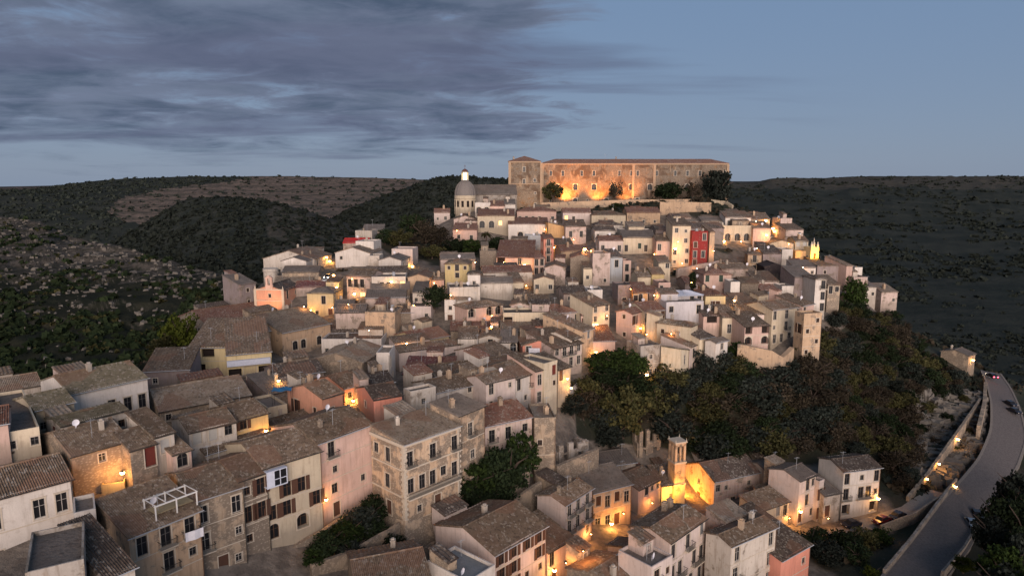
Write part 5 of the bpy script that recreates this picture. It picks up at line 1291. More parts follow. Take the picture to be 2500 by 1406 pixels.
wall_strip('upper road wall climbing beside the wood at the right', [(2215,1228,138),(2262,1172,148),(2320,1090,164),(2362,1030,178),(2392,985,192)], 1.6, .6, 'wallS', name='road_wall')
wall_strip('lower road wall between the two lanes at the right', [(2150,1290,127),(2230,1262,130),(2300,1215,138),(2335,1175,146)], .8, .35, 'wallS', name='road_wall')
wall_strip('long low parapet along the near side of the road', [(2158,1402,108),(2225,1322,119),(2285,1240,132),(2312,1206,139)], 1.0, .45, 'wallG', name='road_wall')
wall_strip('thin guard wall on the outer side of the road', [(2300,1404,108),(2352,1345,120),(2385,1290,131)], .9, .4, 'wallG', name='road_wall')
wall_strip('pale rock wall above the far bend of the road', [(2388,1060,172),(2402,1000,188),(2405,950,206)], 2.4, .9, 'wallS', name='road_wall')
def ruin(label, px0, px1, py, Y, hmax, seed, yaw=0.3, mat='wallS'):
    rs = random.Random(seed); P = at(px0, py, Y); w = (px1-px0)*Y/F
    mb = MB()
    def jag(x0, y0, x1, y1, n):
        for k in range(n):
            a, b = k/n, (k+1)/n
            hh = hmax*(0.45 + 0.55*abs(math.sin(k*1.3+seed))) * rs.uniform(.75, 1)
            X0, Y0 = x0+(x1-x0)*a, y0+(y1-y0)*a; X1, Y1 = x0+(x1-x0)*b, y0+(y1-y0)*b
            nx, ny = -(Y1-Y0), (X1-X0); l = math.hypot(nx, ny); nx, ny = nx/l*.35, ny/l*.35
            op = (k % 3 == 1)
            i = len(mb.v); z0 = hmax*.42 if op else -4
            mb.v += [(X0-nx,Y0-ny,z0),(X1-nx,Y1-ny,z0),(X1+nx,Y1+ny,z0),(X0+nx,Y0+ny,z0),(X0-nx,Y0-ny,hh),(X1-nx,Y1-ny,hh*rs.uniform(.9,1)),(X1+nx,Y1+ny,hh),(X0+nx,Y0+ny,hh)]
            for q in ((0,3,2,1),(4,5,6,7),(0,1,5,4),(1,2,6,5),(2,3,7,6),(3,0,4,7)): mb.f.append(tuple(i+t for t in q)); mb.m.append(0)
    jag(0,0,w,0,6); jag(w,0,w,5,4); jag(0,5,0,0,4)
    return tag(link('ruin', mb.mesh('ruin', [_m[mat]]), None, P, yaw), label, 'ruin')
ruin('crumbling beige ruin with two dark arches above the bell tower', 1558, 1618, 1128, 150, 8.0, 2)
ruin('grey roofless ruin right of the bare tower house', 1362, 1450, 1132, 133, 4.5, 5, .45, 'wallG')
ruin('low ruined wall rising out of the trees in the middle of the wood', 1402, 1430, 1040, 152, 3.0, 8, .2, 'wallw')
def ribbon(name, pairs, mat, lift=0.22, kind='structure'):
    A = [(ground(*a), ground(*b)) for a, b in pairs]; fine = []
    for (a, b), (c, d) in zip(A, A[1:]):
        for k in range(8): fine.append((a.lerp(c, k/8), b.lerp(d, k/8)))
    fine.append(A[-1]); mb = MB(); rows = []
    for a, b in fine:
        r = []
        for k in range(5):
            p = a.lerp(b, k/4); r.append(Vector((p.x, p.y, h1(p.x, p.y)+lift)))
        rows.append(r)
    for r0, r1 in zip(rows, rows[1:]):
        for k in range(4): mb.quad(r0[k], r0[k+1], r1[k+1], r1[k])
        for k, s in ((0,1),(4,1)): 
            mb.quad(r0[k], r1[k], r1[k]-Vector((0,0,1)), r0[k]-Vector((0,0,1)))
    return tag(link(name, mb.mesh(name, [_m[mat]]), None), kind=kind)
ribbon('path', [((930,1402),(1000,1404)),((1030,1352),(1062,1378)),((1100,1302),(1130,1325)),((1200,1262),(1232,1278)),((1290,1212),(1320,1228)),((1340,1168),(1372,1180))], 'paving')
ribbon('lane', [((2010,1300),(2040,1318)),((2110,1270),(2150,1292)),((2200,1245),(2250,1262)),((2270,1200),(2320,1212))], 'paving')

# ---------------------------------------------------------------- small things
_, P_, a_, w_, d_, h_ = HOUSEINFO['beige house with a white pergola frame on its tiled roof']
pg = bpy.data.objects.new('pergola', None); C.objects.link(pg); M_ = Matrix.Translation(P_) @ Matrix.Rotation(a_, 4, 'Z')
x0, x1 = w_*.42, w_*.42+5.2; y0, y1 = d_*.10, d_*.10+2.9; zr = h_ + .24*y0 + .25
pg.location = M_ @ Vector((x0, y0, zr)); pg.rotation_euler = (0,0,a_); tag(pg, 'white painted roof frame standing on the tiles of the beige house', 'pergola')
L_, W_ = x1-x0, y1-y0
for x in (0, L_*.5, L_):
    for y in (0, W_): mb = MB(); mb.box(x-.07,y-.07,-1.2,x+.07,y+.07,1.5); link('post', mb.mesh('post', [_m['pergola_white']]), pg)
mb = MB()
for y in (0, W_): mb.box(-.15,y-.08,1.5,L_+.15,y+.08,1.66)
for k in range(5): x = L_*k/4; mb.box(x-.05,-.2,1.66,x+.05,W_+.2,1.74)
link('beams', mb.mesh('beams', [_m['pergola_white']]), pg)
mb = MB(); mb.box(.2,.3,.35,L_-.3,W_-.2,.42); link('deck', mb.mesh('deck', [_m['wallY']]), pg)
def tarp(name, label, cat, px, py, Y, w, d, h, mat, rz=0.2):
    P = at(px, py, Y); mb = MB(); n = 8
    for i in range(n):
        for j in range(n):
            f = lambda a, b: (a*w/n, b*d/n, h + .12*math.sin(a*1.3+b) - .02*abs(b-n/2))
            mb.quad(f(i,j), f(i+1,j), f(i+1,j+1), f(i,j+1))
    o = bpy.data.objects.new(name, None); C.objects.link(o); o.location = P; o.rotation_euler = (0,0,rz); tag(o, label, cat)
    link('sheet', mb.mesh('sheet', [_m[mat]]), o); [link('post', (lambda m2: (m2.beam((x,y,-1.5),(x,y,h-.05),.04,n=5), m2.mesh('post', [_m['iron']]))[1])(MB()), o) for x in (.05, w-.05) for y in (.05, d-.05)]
tarp('awning', 'blue tarpaulin canopy left of the salmon gable house', 'awning', 664, 984, 119, 3.4, 2.6, 2.2, 'cloth_blue')
tarp('awning', 'dark red awning behind the glowing street', 'awning', 1512, 1146, 143, 4.2, 3.4, 1.6, 'roofM')
def washing(label, px, py, Y, w, h, rz, mat):
    P = at(px, py, Y); mb = MB(); n = 6
    for k in range(n):
        a, b = k/n, (k+1)/n; f = lambda t: .08*math.sin(t*9)
        mb.quad((a*w, f(a), -h), (b*w, f(b), -h), (b*w, f(b), 0), (a*w, f(a), 0))
    mb.beam((-.2,0,.02),(w+.2,0,.02),.015,n=4)
    tag(link('laundry', mb.mesh('laundry', [_m[mat]]), None, P, rz), label, 'laundry')
washing('white sheet hung below the balcony of the pergola house', 452, 1302, 78.5, 2.2, 1.2, R(46), 'cloth_white')
washing('pale washing on the balcony of the coral gable house', 1291, 850, 156.3, 2.6, 1.1, R(0), 'cloth_white')

def make_car(name, label, mat, P, rz, lights=False):
    o = bpy.data.objects.new(name, None); C.objects.link(o); o.location = P; o.rotation_euler = (0,0,rz)
    tag(o, label, 'car', 'cars of the town')
    prof = [(-2.0,.28),(-2.05,.62),(-1.75,.80),(-1.1,.86),(-.55,1.38),(.75,1.42),(1.45,.95),(2.0,.86),(2.05,.45),(1.95,.28)]
    mb = MB(); hw = .82
    def y_(z): return hw - max(0, z-.85)*.35
    for (x, z), (x2, z2) in zip(prof, prof[1:]+prof[:1]):
        mb.quad((x,-y_(z),z),(x,y_(z),z),(x2,y_(z2),z2),(x2,-y_(z2),z2))
    mb.poly([(x,-y_(z),z) for x, z in prof]); mb.poly([(x,y_(z),z) for x, z in prof[::-1]])
    link('body', mb.mesh('body', [_m[mat]]), o)
    mb = MB()
    for s in (-1,1): mb.quad((-.9,s*(y_(.92)+.012),.92),(1.25,s*(y_(.95)+.012),.95),(.7,s*(y_(1.34)+.012),1.34),(-.5,s*(y_(1.32)+.012),1.32))
    mb.quad((-1.08,-.72,.90),(-1.08,.72,.90),(-.60,.62,1.35),(-.60,-.62,1.35)); mb.quad((1.40,-.72,1.0),(1.40,.72,1.0),(.82,.62,1.40),(.82,-.62,1.40))
    link('windows', mb.mesh('windows', [_m['glass_dark']]), o)
    for x in (-1.3,1.3):
        for s in (-1,1):
            mb = MB(); mb.beam((x,s*.70,.32),(x,s*.86,.32),.32,n=14); w = link('wheel', mb.mesh('wheel', [_m['rubber']]), o)
    for s in (-.6,.6):
        mb = MB(); mb.box(-2.09,s-.16,.56,-2.0,s+.16,.70); link('headlight', mb.mesh('headlight', [_m['lamp_white' if lights else 'frame_white']]), o)
        mb = MB(); mb.box(1.98,s-.16,.62,2.09,s+.16,.76); link('tail_light', mb.mesh('tail_light', [_m['tail_light' if lights else 'car_red']]), o)
    return o
def roadpt(px, py, Y): p = at(px, py, Y); return p
make_car('parked_car', 'pale car parked on the right side of the lower road', 'car_silver', at(2372,1284,131)+Vector((0,0,.1)), R(75))
make_car('parked_car', 'dark car parked behind the pale car on the lower road', 'car_dark', at(2384,1262,136)+Vector((0,0,.1)), R(72))
make_car('parked_car', 'first dark car parked by the two long balconies house', 'car_dark', ground(2190,1268)+Vector((0,0,.3)), R(30))
make_car('parked_car', 'dark red car parked left of the first dark car', 'car_red', ground(2152,1280)+Vector((0,0,.3)), R(25))
make_car('parked_car', 'dark car parked in front of the small grey stone shed', 'car_dark', ground(2078,1288)+Vector((0,0,.3)), R(20))
make_car('parked_car', 'dark car at the outer edge of the far road bend', 'car_dark', at(2466,990,194)+Vector((0,0,.1)), R(95))
make_car('parked_car', 'second dark car at the far road bend, nearer the viewer', 'car_dark', at(2476,1008,189)+Vector((0,0,.1)), R(98))
make_car('moving_car', 'car showing red tail lights at the far end of the road', 'car_dark', at(2422,922,214)+Vector((0,0,.1)), R(-95), True)
make_car('moving_car', 'car with bright headlights coming down the upper left street', 'car_dark', ground(803,684)+Vector((0,0,.4)), R(80), True)
make_car('parked_car', 'white car behind the car with bright headlights', 'car_white', ground(797,694)+Vector((0,0,.4)), R(80))
# ---------------------------------------------------------------- trees
def crown_mesh(seed, nclump=54, nleaf=62, leaf=0.058, mat=None, kind='round'):
    rs = np.random.RandomState(seed); V = []
    if kind == 'column': R3 = (0.30, 0.30, 1.0)
    elif kind == 'umbrella': R3 = (1.0, 1.0, 0.42)
    else: R3 = (1.0, 1.0, 0.85)
    d = rs.normal(size=(nclump, 3)); d /= np.linalg.norm(d, axis=1)[:, None]; r = rs.uniform(.25, 1.0, (nclump, 1))**.6
    c = d*r*np.array(R3)*rs.uniform(.72, 1.05, (nclump, 1))*.82
    cr = rs.uniform(.16, .34, nclump)*(0.7 if kind == 'column' else 1)
    for k in range(nclump):
        q = rs.normal(size=(nleaf, 3)); q /= np.linalg.norm(q, axis=1)[:, None]; q *= rs.uniform(.4, 1.0, (nleaf, 1))*cr[k]
        q[:, 2] *= .75; p = c[k] + q
        a = rs.normal(size=(nleaf, 3)); a /= np.linalg.norm(a, axis=1)[:, None]; b = np.cross(a, rs.normal(size=(nleaf, 3))); b /= np.linalg.norm(b, axis=1)[:, None]
        s = leaf*rs.uniform(.5, 1.2, (nleaf, 1)); a = a*s; b = b*s*.8
        V.append(np.stack([p-a-b*.5, p+a*.6-b, p+a+b*.6, p-a*.5+b], 1))
    V = np.concatenate(V).reshape(-1, 3); F_ = np.arange(len(V)).reshape(-1, 4)
    me = bpy.data.meshes.new('crown'); me.from_pydata(V.tolist(), [], F_.tolist()); me.materials.append(mat); me.update(); return me
def trunk_mesh(seed, n=7):
    rs = random.Random(seed); mb = MB(); mb.beam((0,0,-.25),(0.02,0,.55),.075,n=7,r2=.05)
    for k in range(n):
        t = 2*math.pi*k/n + rs.uniform(-.4,.4); z0 = rs.uniform(.3,.55); r = rs.uniform(.45,.85); z1 = rs.uniform(.75,1.35)
        m = (r*.45*math.cos(t), r*.45*math.sin(t), (z0+z1)/2+.06)
        mb.beam((0,0,z0), m, .035, n=5, r2=.022); mb.beam(m, (r*math.cos(t), r*math.sin(t), z1), .022, n=4, r2=.008)
    return mb.mesh('trunk', [_m['bark']])
CR = {}
for j, mt in enumerate(('dark','green','olive','brown','bright','slate')):
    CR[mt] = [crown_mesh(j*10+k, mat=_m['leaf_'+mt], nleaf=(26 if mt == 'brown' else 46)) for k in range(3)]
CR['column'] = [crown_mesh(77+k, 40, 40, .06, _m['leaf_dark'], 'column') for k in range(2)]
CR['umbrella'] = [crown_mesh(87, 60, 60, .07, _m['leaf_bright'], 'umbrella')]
TR = [trunk_mesh(k) for k in range(4)]
def tree(P, hgt, rad, kind, label, group, name='tree', cat='tree', low=0.45):
    """low: how far the crown comes down"""
    o = bpy.data.objects.new(name, None); C.objects.link(o); o.location = P; o.rotation_euler = (0,0,rng.uniform(0,6.28))
    tag(o, label, cat, group)
    t = link('trunk', rng.choice(TR), o); ch_ = hgt*.5; t.scale = (rad, rad, hgt*.62)
    c = link('crown', rng.choice(CR[kind]), o, (0,0,hgt*(1-low)))
    c.scale = (rad, rad, hgt*low) if kind != 'column' else (rad*3, rad*3, hgt*.5)
    if kind == 'column': c.location.z = hgt*.52
    return o
rng.seed(21)
def T(px, py, hgt, rad, kind, label, group=None, Y=None, low=.48, name='tree', cat='tree'):
    P = at(px, py, Y) if Y else ground(px, py)
    P.z = min(P.z, h1(P.x, P.y)+.2) if not Y else P.z
    return tree(P, hgt, rad, kind, label, group, name, cat, low)
# single trees the photo sets apart
T(447, 880, 15.5, 6.6, 'bright', 'big round yellow green tree at the left end of the town', Y=174, low=.56)
T(402, 880, 7, 5, 'olive', 'smaller dull green tree at the left foot of the yellow green tree', Y=168, low=.55)
T(1636, 499, 12.5, 9.5, 'dark', 'dark round tree in front of the middle of the convent', Y=324, low=.5)
T(1752, 508, 22, 9.6, 'slate', 'tall dark tree covering the right corner of the convent', Y=322, low=.55)
T(1350, 499, 12, 6.2, 'olive', 'olive green tree beside the convent tower', Y=324, low=.5)
T(1505, 512, 3.6, 4.6, 'green', 'low green bush on the terrace wall under the convent', Y=316, low=.6)
for i, (x, y, h_, r_, k_, lb) in enumerate([(1010,585,13,6.5,'dark','tall dark tree at the left of the park'),(1040,600,12,7,'brown','brown bare looking tree in the park'),
    (975,606,9,6,'olive','olive tree at the left end of the park'),(1075,612,11,6.5,'brown','reddish brown tree in the middle of the park'),(1110,625,8,6,'dark','dark low tree in front of the pink gable house'),
    (1150,625,7,6,'green','green tree below the pink gable house in the park'),(940,600,7,4.5,'dark','small dark tree at the far left of the park'),(1215,612,6,5,'dark','dark tree at the right end of the park'),
    (1000,628,6,5,'brown','brown thicket tree at the front of the park'),(1055,632,6,5.5,'olive','dull tree above the yellow tower house'),(1255,618,4,3,'dark','dark bush under the wide white house')]):
    T(x, y, h_, r_, k_, lb, 'park trees', low=.55)
T(1060, 745, 7.5, 4.6, 'dark', 'dark tree square between the pale stained house and the pink arched house', Y=188, low=.6)
T(1690, 720, 7.5, 1.3, 'column', 'single dark cypress right of the small orange house', Y=200, low=.5, name='cypress_tree')
for i, (x, y, h_, r_) in enumerate([(1468,908,6.6,5.2),(1510,912,7.2,5.6),(1545,918,7.0,4.8),(1492,945,7,5.6),(1530,955,7,5.6)]):
    T(x, y, h_, r_, 'green' if i < 3 else 'dark', 'ivy green tree of the dense block beside the old grey stone house', 'ivy green tree block', Y=160-i, low=.6)
for i, (x, y, Y_, h_, r_) in enumerate([(1130,1245,111,6.5,4.2),(1165,1215,113,8,4.8),(1205,1200,115,9,5.0),(1245,1185,117,10,5.2),(1270,1165,120,10,4.6),(1180,1240,111,5,3.8),(1225,1222,114,6,4.2)]):
    T(x, y, h_, r_, ('dark','green','dark')[i%3], 'dense dark bush tree of the thicket beside the palace', 'thicket beside the palace', Y=Y_, low=.62)
for i, (x, y, Y_, h_, r_) in enumerate([(800,1352,94,4.2,3.2),(845,1330,97,4.6,3.4),(885,1302,100,5.4,3.4),(912,1285,103,6.2,3.2),(770,1378,92,3.2,2.6),(860,1362,95,3.4,3.0),(915,1320,100,4.0,2.8)]):
    T(x, y, h_, r_, ('dark','green','slate')[i%3], 'dark shrub on the bank between the tall pinkish house and the palace', 'shrubs on the palace bank', Y=Y_, low=.62, name='shrub', cat='shrub')
T(965, 1372, 5.6, 2.4, 'dark', 'dark pointed shrub at the foot of the palace corner', Y=97, low=.55, name='shrub', cat='shrub')
T(1000, 1378, 2.6, 2.2, 'slate', 'low shrub in front of the palace base', Y=96, low=.6, name='shrub', cat='shrub')
T(1110, 1268, 3.6, 1.8, 'dark', 'small dark shrub at the palace right foot', Y=108, low=.6, name='shrub', cat='shrub')
T(1240, 1262, 5.5, 1.6, 'dark', 'narrow dark shrub standing on the stone wall', Y=112, low=.5, name='shrub', cat='shrub')
T(1520, 1050, 13, 7.2, 'olive', 'large yellowish olive tree in the middle of the wood', Y=152, low=.6)
T(1805, 882, 6, 4.2, 'green', 'green tree beside the small bright white gable house', Y=168, low=.6)
T(2085, 760, 13, 5.4, 'green', 'tall green tree at the right edge of the town', Y=222, low=.6)
T(2050, 790, 10, 5.0, 'dark', 'dark tree behind the stone tower on the right edge', Y=212, low=.6)
for x_, lb_ in ((1502,'thin bare tree before the middle of the convent'),(1690,'thin bare tree right of the dark round convent tree')):
    T(x_, 499, 13, 4.5, 'brown', lb_, Y=322, low=.5)
# the wood on the slope: trees nothing tells apart
wood = []
rs = random.Random(4)
POLY = [(1385,1010),(1440,960),(1560,930),(1640,960),(1700,925),(1800,925),(1880,945),(1930,900),(2010,860),(2040,780),(2110,760),(2190,800),(2260,880),(2330,930),(2380,1010),(2330,1080),(2260,1160),(2200,1200),(2160,1140),(2000,1120),(1900,1125),(1860,1142),(1780,1130),(1700,1136),(1640,1100),(1560,1050),(1500,1110),(1440,1060)]
n = 0; tries = 0; placed = []
while n < 215 and tries < 12000:
    tries += 1
    x = rs.uniform(1390, 2370); y = rs.uniform(780, 1200)
    if not inside(POLY, np.array([x]), np.array([y]))[0]: continue
    if 1555 < x < 1625 and 1030 < y < 1140: continue
    if x > 2225 and y > 975: continue
    P = ground(x, y)
    if any((P-q).length < 3.7 for q in placed): continue
    placed.append(P); n += 1
    kd = rs.choice(('dark','slate','brown','brown','dark','slate','olive') if x < 1950 else ('brown','slate','olive','dark','brown'))
    hh = rs.uniform(6.0, 9.5) if x < 2000 else rs.uniform(4.0, 7.0)
    tree(P, hh, hh*rs.uniform(.60, .76), kd, {'dark':'dark green tree of the wood below the terrace row','slate':'grey green tree of the wood below the terrace row','brown':'brown thin leaved tree of the wood below the terrace row','olive':'dull olive tree of the wood below the terrace row'}[kd], {'dark':'dark green trees of the wood','slate':'grey green trees of the wood','brown':'brown trees of the wood','olive':'olive trees of the wood'}[kd], low=.56)
# dark trees on the right of the road, bottom right
placed = []; n = 0; tries = 0
while n < 34 and tries < 3000:
    tries += 1; x = rs.uniform(2390, 2620); y = rs.uniform(1180, 1600)
    lim = np.interp(y, [1080,1180,1260,1330,1400,1600], [2510,2455,2425,2400,2372,2340])
    if x < lim + 20: continue
    Yd = float(np.interp(y, [1180,1300,1400,1600], [140,116,102,82]))
    P = at(x, y, Yd)
    if any((P-q).length < 3.6 for q in placed): continue
    placed.append(P); n += 1
    tree(P + Vector((0,0,-1)), rs.uniform(7, 10.5), rs.uniform(3.4, 5.0), rs.choice(('dark','slate','dark','green')), 'dark tree of the mass right of the lower road', 'dark trees right of the lower road', low=.58)
for i, (x, y, h_, r_, k_, lb) in enumerate([(1975,1360,5,3.6,'dark','dark tree in the gardens left of the lower road'),(2020,1378,5.5,3.8,'slate','grey green tree in the gardens left of the lower road'),(2065,1350,5,3.4,'dark','dark tree under the garden terrace at the lower right'),
    (2110,1335,4.2,3.2,'olive','olive tree in the gardens left of the lower road'),(2150,1325,3.6,3.0,'green','green shrub tree in the gardens by the road'),(2000,1330,3.6,2.8,'dark','small dark tree behind the coral house'),(2090,1376,4.2,3.2,'dark','dark low tree near the lit yellow bush')]):
    T(x, y, h_, r_, k_, lb, 'garden trees', low=.6)
for i, (x, y, h_, r_) in enumerate([(2215,1178,2.6,2.0),(2248,1128,3.0,2.2),(2280,1085,2.8,2.2),(2312,1035,3.2,2.4),(2352,985,3.0,2.2),(2378,938,3.4,2.4),(2300,1150,2.0,1.6),(2330,1105,2.2,1.8),(2362,1060,2.4,1.8),(2236,1195,2.0,1.6),(2390,1015,2.2,1.6),(2240,1060,3.4,2.6),(2265,1005,3.2,2.6),(2325,960,3.2,2.6)]):
    T(x, y, h_, r_, ('olive','slate','brown','dark')[i%4], 'low shrub on the rocky bank above the road', 'shrubs on the rocky road bank', low=.62, name='shrub', cat='shrub')
T(2130, 1412, 2.6, 2.0, 'bright', 'yellow lit bush at the bottom edge by the road', low=.6, name='shrub', cat='shrub')
T(2352, 1392, 3.2, 2.2, 'bright', 'yellow green lit bush right of the road', Y=108, low=.6, name='shrub', cat='shrub')
# palms
def palm(px, py, Y, hgt, label):
    P = at(px, py, Y); o = bpy.data.objects.new('palm_tree', None); C.objects.link(o); o.location = P; tag(o, label, 'palm tree')
    mb = MB(); mb.beam((0,0,-1),(0.1,0,hgt),.3,n=8,r2=.22); link('trunk', mb.mesh('trunk', [_m['bark']]), o)
    mb = MB()
    for k in range(26):
        t = 2*math.pi*k/26*2.4; el = rng.uniform(-.2, .9); L = rng.uniform(2.2, 3.2); prev = Vector((.1,0,hgt))
        dr_ = Vector((math.cos(t)*math.cos(el), math.sin(t)*math.cos(el), math.sin(el)))
        for j in range(6):
            dr_ = (dr_ + Vector((0,0,-.18))).normalized(); nx = prev + dr_*L/6; sd = dr_.cross(Vector((0,0,1))).normalized()*(.36*math.sin((j+1)/7*math.pi)+.08)
            mb.quad(prev - sd, prev + sd, nx + sd*.9 + Vector((0,0,-.12)), nx - sd*.9 + Vector((0,0,-.12))); prev = nx
    link('crown', mb.mesh('crown', [_m['leaf_olive']]), o)
palm(1187, 618, 262, 7.5, 'taller palm tree below the cream arched house in the park')
palm(1170, 622, 264, 5.0, 'shorter palm tree left of the taller palm')
# undergrowth on the bare slopes of the hill
def under():
    rs = np.random.RandomState(9); n = 60000
    X = rs.uniform(-185, 255, n); Y = rs.uniform(40, 440, n)
    dm = np.full(n, 1e9)
    for h in HOUSES:
        p = at(h[2], h[6], h[7]); dm = np.minimum(dm, np.hypot(X-p.x-3, Y-p.y-5))
    for a, b in ROADFINE:
        c = (a+b)/2; dm = np.where(np.hypot(X-c.x, Y-c.y) < (a-b).length/2+2.5, -1, dm)
    k = (dm > 13) & (np.abs(X/Y) < .95); X, Y = X[k], Y[k]
    Z = H(X, Y); P = np.stack([X, Y, Z], 1); m = len(P)
    sel = rs.permutation(m)[:15000]; P = P[sel]
    s = rs.uniform(.5, 1.8, len(P))
    h = len(P)//2
    clumps('undergrowth', P[:h], s[:h], _m['leaf_slate'], 31, 10, .7); clumps('undergrowth', P[h:], s[h:], _m['leaf_brown'], 32, 10, .7)
    q = rs.permutation(m)[:700]; Q = np.stack([X[q], Y[q], Z[q]], 1)
    rocks('rocks', Q, rs.uniform(.3, 1.3, len(Q)), 33)
    # the pale cliff at the right above the road
    pts = []
    for (x, y) in [(rs.uniform(2215, 2400), rs.uniform(960, 1175)) for _ in range(800)]:
        if x > np.interp(y, [935,985,1050,1120,1180], [2396,2406,2404,2372,2320]): continue
        g = ground(x, y); pts.append(g[:])
    rocks('cliff_rocks', np.array(pts), rs.uniform(.5, 2.1, len(pts)), 34)
under()

# ---------------------------------------------------------------- lamps
bpy.context.view_layer.update()
DG = bpy.context.evaluated_depsgraph_get()
def hit(px, py):
    o = Vector((0, 0, CZ)); q = at(px, py, 100.0); d = (q - o).normalized()
    ok, loc, nrm, idx, ob, mt = sc.ray_cast(DG, o + d*5, d)
    return (loc, nrm, d) if ok else (q, -d, d)
def lamp_mesh():
    mb = MB(); mb.beam((0,.55,.25),(0,0,.32),.03,n=5); mb.beam((0,0,.32),(0,0,.2),.02,n=4); mb.lathe([(.03,.26),(.28,.08),(.30,.05)],n=10)
    g = MB(); g.lathe([(.04,.08),(.17,.04),(.22,-.08),(.15,-.22),(.02,-.26)],n=10)
    return mb.mesh('bracket', [_m['iron']]), g.mesh('lantern', [_m['lamp_glow']])
LB, LGm = lamp_mesh()
def lamp(label, px, py, power, size=1.0, off=1.0, col=(1.0,0.50,0.13), name='street_lamp', rad=0.3, small=False):
    loc, nrm, d = hit(px, py)
    for _ in range(8):        # never on the far hills behind the town
        if loc.y > 345: py += 6; loc, nrm, d = hit(px, py)
    if abs(nrm.z) > .55:      # lamps hang on walls, not on roofs: look for the nearest wall
        best = None
        for rr_ in (6, 12, 18, 26, 34):
            for k_ in range(12):
                t_ = k_*math.pi/6; a_ = hit(px + rr_*math.cos(t_), py + rr_*math.sin(t_))
                if abs(a_[1].z) < .4 and (a_[0]-loc).length < 22: best = a_; break
            if best: break
        if best: loc, nrm, d = best
        elif small: return None
    hn = Vector((nrm.x, nrm.y, 0))
    P = loc - d*(off+.35) + (hn.normalized()*0.3 if hn.length > .3 else Vector((0,0,.6)))
    o = bpy.data.objects.new(name, None); C.objects.link(o); o.location = P
    o.rotation_euler = (0, 0, math.atan2(-hn.y, -hn.x) - math.pi/2 if hn.length > .3 else 0)
    tag(o, label, 'lamp', 'lit street lamps')
    b = link('bracket', LB, o); g = link('lantern', LGm, o); g.scale = (size,)*3; b.scale = (max(1,size*.6),)*3
    l = bpy.data.lights.new('bulb', 'POINT'); l.energy = power; l.color = col; l.shadow_soft_size = rad
    lo = bpy.data.objects.new('bulb', l); C.objects.link(lo); lo.parent = o; lo.location = (0,-.35*size,-.1)
    return o
WC = (1.0,0.62,0.30)
for a in [
 ('brightest street lamp in the alley below the tall red brown door',304,1150,330,1.3,1.4),('lamp at the foot of the narrow yellow house front',650,1054,110,1.2,.8),
 ('lamp right of the salmon gable house',866,976,150,1.2,.8),('orange lamp in the dark alley right of the modern yellow building',684,930,60,1.2,.8),
 ('lamp on the corner between the arched house and the tall pinkish house',793,1216,170,1.1,.8),('brightest lamp at the bottom of the glowing street',1344,1388,330,1.4,1.0),
 ('orange lamp in the middle of the glowing street',1497,1285,330,1.4,1.2),('lamp of the golden lit house at the lane bend',1383,922,120,1.2,.8),
 ('yellow lamp at the top of the lane above the dark ivy trees',1454,858,90,1.4,.8),('orange lamp in the round niche under the old grey stone house',1578,912,120,1.7,1.0),
 ('lamp at the foot of the tall lit cream house',1455,790,130,1.3,.8),('lamp on the white house at the lower right',1952,1245,220,1.5,.9),
 ('lamp at the right corner of the grey white house by the road',2160,1213,150,1.5,.6),('upper lamp of the glowing street at the upper left',803,637,130,1.5,1.0),
 ('second lamp in the glowing street at the upper left, above the cars',812,671,100,1.5,1.0),('lamp at the left corner of the pale yellow house',758,768,150,1.4,.8),
 ('lamp in front of the yellow shop under the pinkish grey terrace house',866,716,110,1.6,1.0),('lamp behind the tan windowless gable',1023,658,90,1.8,1.0),
 ('lamp on the orange lit house with the big brown roof',1281,652,150,1.9,.8),('white lamp beside the brown stone house',1423,602,170,2.0,1.0),
 ('small lamp right of the narrow rose pink house',1354,604,60,1.8,.8),('lamp on the front of the tall cream house by the red house',1648,606,200,2.0,.8),
 ('lamp on the balcony house right of the red house',1767,588,170,2.0,.8),('lowest of the three lamps at the upper right',1871,573,170,2.0,.9),
 ('highest of the three lamps at the upper right',1883,557,170,2.0,.9),('rightmost of the three lamps at the upper right',1892,564,120,1.8,.9),
 ('lamp behind the golden gable under the wide brown roof',985,826,130,1.2,1.4),('lamp under the arches of the pink house with the hipped roof',1200,796,170,1.0,1.2),
 ('lamp at the corner of the road and the lane',2334,1192,200,1.4,.8),('amber lamp on the rocky bank above the road',2290,1130,260,1.2,1.6),('lower amber lamp on the bank by the road wall',2268,1168,120,1.0,1.4),('small lamp low on the bend of the road wall',2336,1070,120,1.6,.8),
 ('lamp at the end wall of the stone house far above the road',2374,878,90,1.6,.8),('red orange lamp in the street behind the red roof',792,622,90,1.4,1.0),
 ('lamp below the coral terrace at the right',1562,800,40,1.2,.8),('small white lamp on the cream flat roofed house',955,686,35,1.4,.6),
 ('white lamp on the hillside house at the upper right',1860,516,30,2.2,.6),('lamp beside the lit white narrow front',1792,732,70,1.4,.7),
 ('lamp at the right side of the long pink church hall',822,700,90,1.4,.9),('lamp in the lane below the tall lit cream house',1392,945,60,1.0,.8),
 ]:
    c = WC if 'white lamp' in a[0] else (1.0,0.42,0.09)
    lamp(*a, col=c)
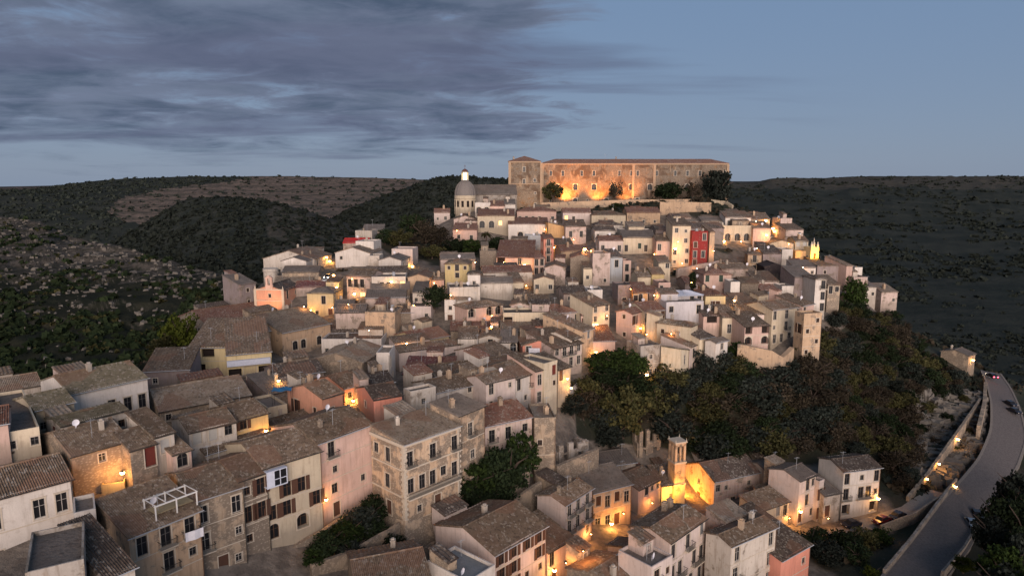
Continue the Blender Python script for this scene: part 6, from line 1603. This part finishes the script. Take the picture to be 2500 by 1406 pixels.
for px_, py_, pw_ in [(845,742,90),(815,745,80),(900,800,60),(1230,640,110),(1330,560,90),(1400,585,110),(1445,612,90),(1600,620,140),(1665,642,140),(1700,655,90),(1760,612,120),(1815,600,110),(1850,600,110),(1925,595,80),
        (1545,700,120),(1600,720,90),(1690,690,60),(1480,770,90),(1580,815,80),(1640,820,50),(1200,770,70),(1290,700,60),(1100,720,50),(1060,690,70),(1160,640,60),(735,745,110),(860,680,70),(1010,740,40),(1110,560,40),
        (1520,1250,220),(1470,1300,220),(1420,1335,240),(1385,1370,260),(1590,1225,220),(1930,1262,120),(2020,1262,60),(1960,640,110),(1655,590,90),(1850,545,90)]:
    lo_ = lamp('street lamp glowing in the lane at the foot of the house fronts', px_, py_, pw_*1.1, .55, 1.2, col=(1.0,0.40,0.10), small=True)
    if lo_: lo_['group'] = 'small street lamps in the lanes'
def flood(label, P, target, power, size=.6, col=(1.0,.48,.10), ang=110):
    o = bpy.data.objects.new('floodlight', None); C.objects.link(o); o.location = P
    dd = (target - P); tag(o, label, 'floodlight', 'floodlights')
    mb = MB(); mb.box(-.3,-.12,-.2,.3,.12,.2); mb.beam((0,0,-.2),(0,0,-1.2),.06,n=5)
    h_ = link('housing', mb.mesh('housing', [_m['iron']]), o); o.rotation_euler = (0,0,math.atan2(dd.y, dd.x)-math.pi/2)
    l = bpy.data.lights.new('bulb', 'SPOT'); l.energy = power; l.color = col; l.spot_size = R(ang); l.spot_blend = .7; l.shadow_soft_size = size
    lo = bpy.data.objects.new('bulb', l); C.objects.link(lo); lo.parent = o
    M0 = Matrix.Rotation(o.rotation_euler.z, 4, 'Z').inverted(); v = (M0 @ dd)
    lo.location = v.normalized()*.35; lo.rotation_euler = v.to_track_quat('-Z','Y').to_euler()
for i, (px, pw, lb, off) in enumerate([(1385,5200,'first floodlight from the left at the convent foot',6),(1462,3200,'second floodlight at the convent foot',5),(1535,3600,'third floodlight at the convent foot, before its middle',7),
        (1600,4200,'fourth floodlight at the convent foot, left of the round tree',5),(1672,4600,'fifth floodlight at the convent foot, right of the round tree',6),(1716,2600,'sixth floodlight at the convent foot, by the tall dark tree',4)]):
    P = at(px, 495, 331-off); flood(lb, P, P + Vector((0,off,9)), pw*3.6, col=(1.0,.33,.05))
P = at(1280, 505, 320); flood('pale floodlight below the convent tower', P, P + Vector((0,9,10)), 1200, col=(1,.66,.42), ang=150)
_, P_, a_, w_, d_, h_ = HOUSEINFO['ch']; M_ = Matrix.Translation(P_) @ Matrix.Rotation(a_, 4, 'Z')
flood('strong yellow floodlight in front of the church', M_ @ Vector((-4.2, d_*.55, 2.2)), M_ @ Vector((0, d_*.5, 4.5)), 2700, col=(1.0,.36,.04), ang=175)
P = at(1672, 1236, 135); flood('yellow floodlight at the foot of the bell tower', P, at(1648,1130,141), 2400, col=(1.0,.42,.05), ang=110)
P = at(1640, 1232, 136); flood('yellow floodlight before the bright yellow wall', P, at(1638,1203,140), 900, col=(1.0,.52,.07))
_, P_, a_, w_, d_, h_ = HOUSEINFO['cp']; M_ = Matrix.Translation(P_) @ Matrix.Rotation(a_, 4, 'Z')
flood('floodlight of the little yellow chapel', M_ @ Vector((w_*.5, -3.4, 2.6)), M_ @ Vector((w_*.5, 0, 3.2)), 2000, col=(1.0,.55,.03))
P = at(657, 765, 194); flood('soft floodlight before the small pink church', P, at(657,725,200), 900, col=(1.0,.50,.22))
P = at(1136, 530, 300); flood('pale floodlight at the foot of the dome', P, at(1130,490,309), 900, col=(1.0,.75,.4))
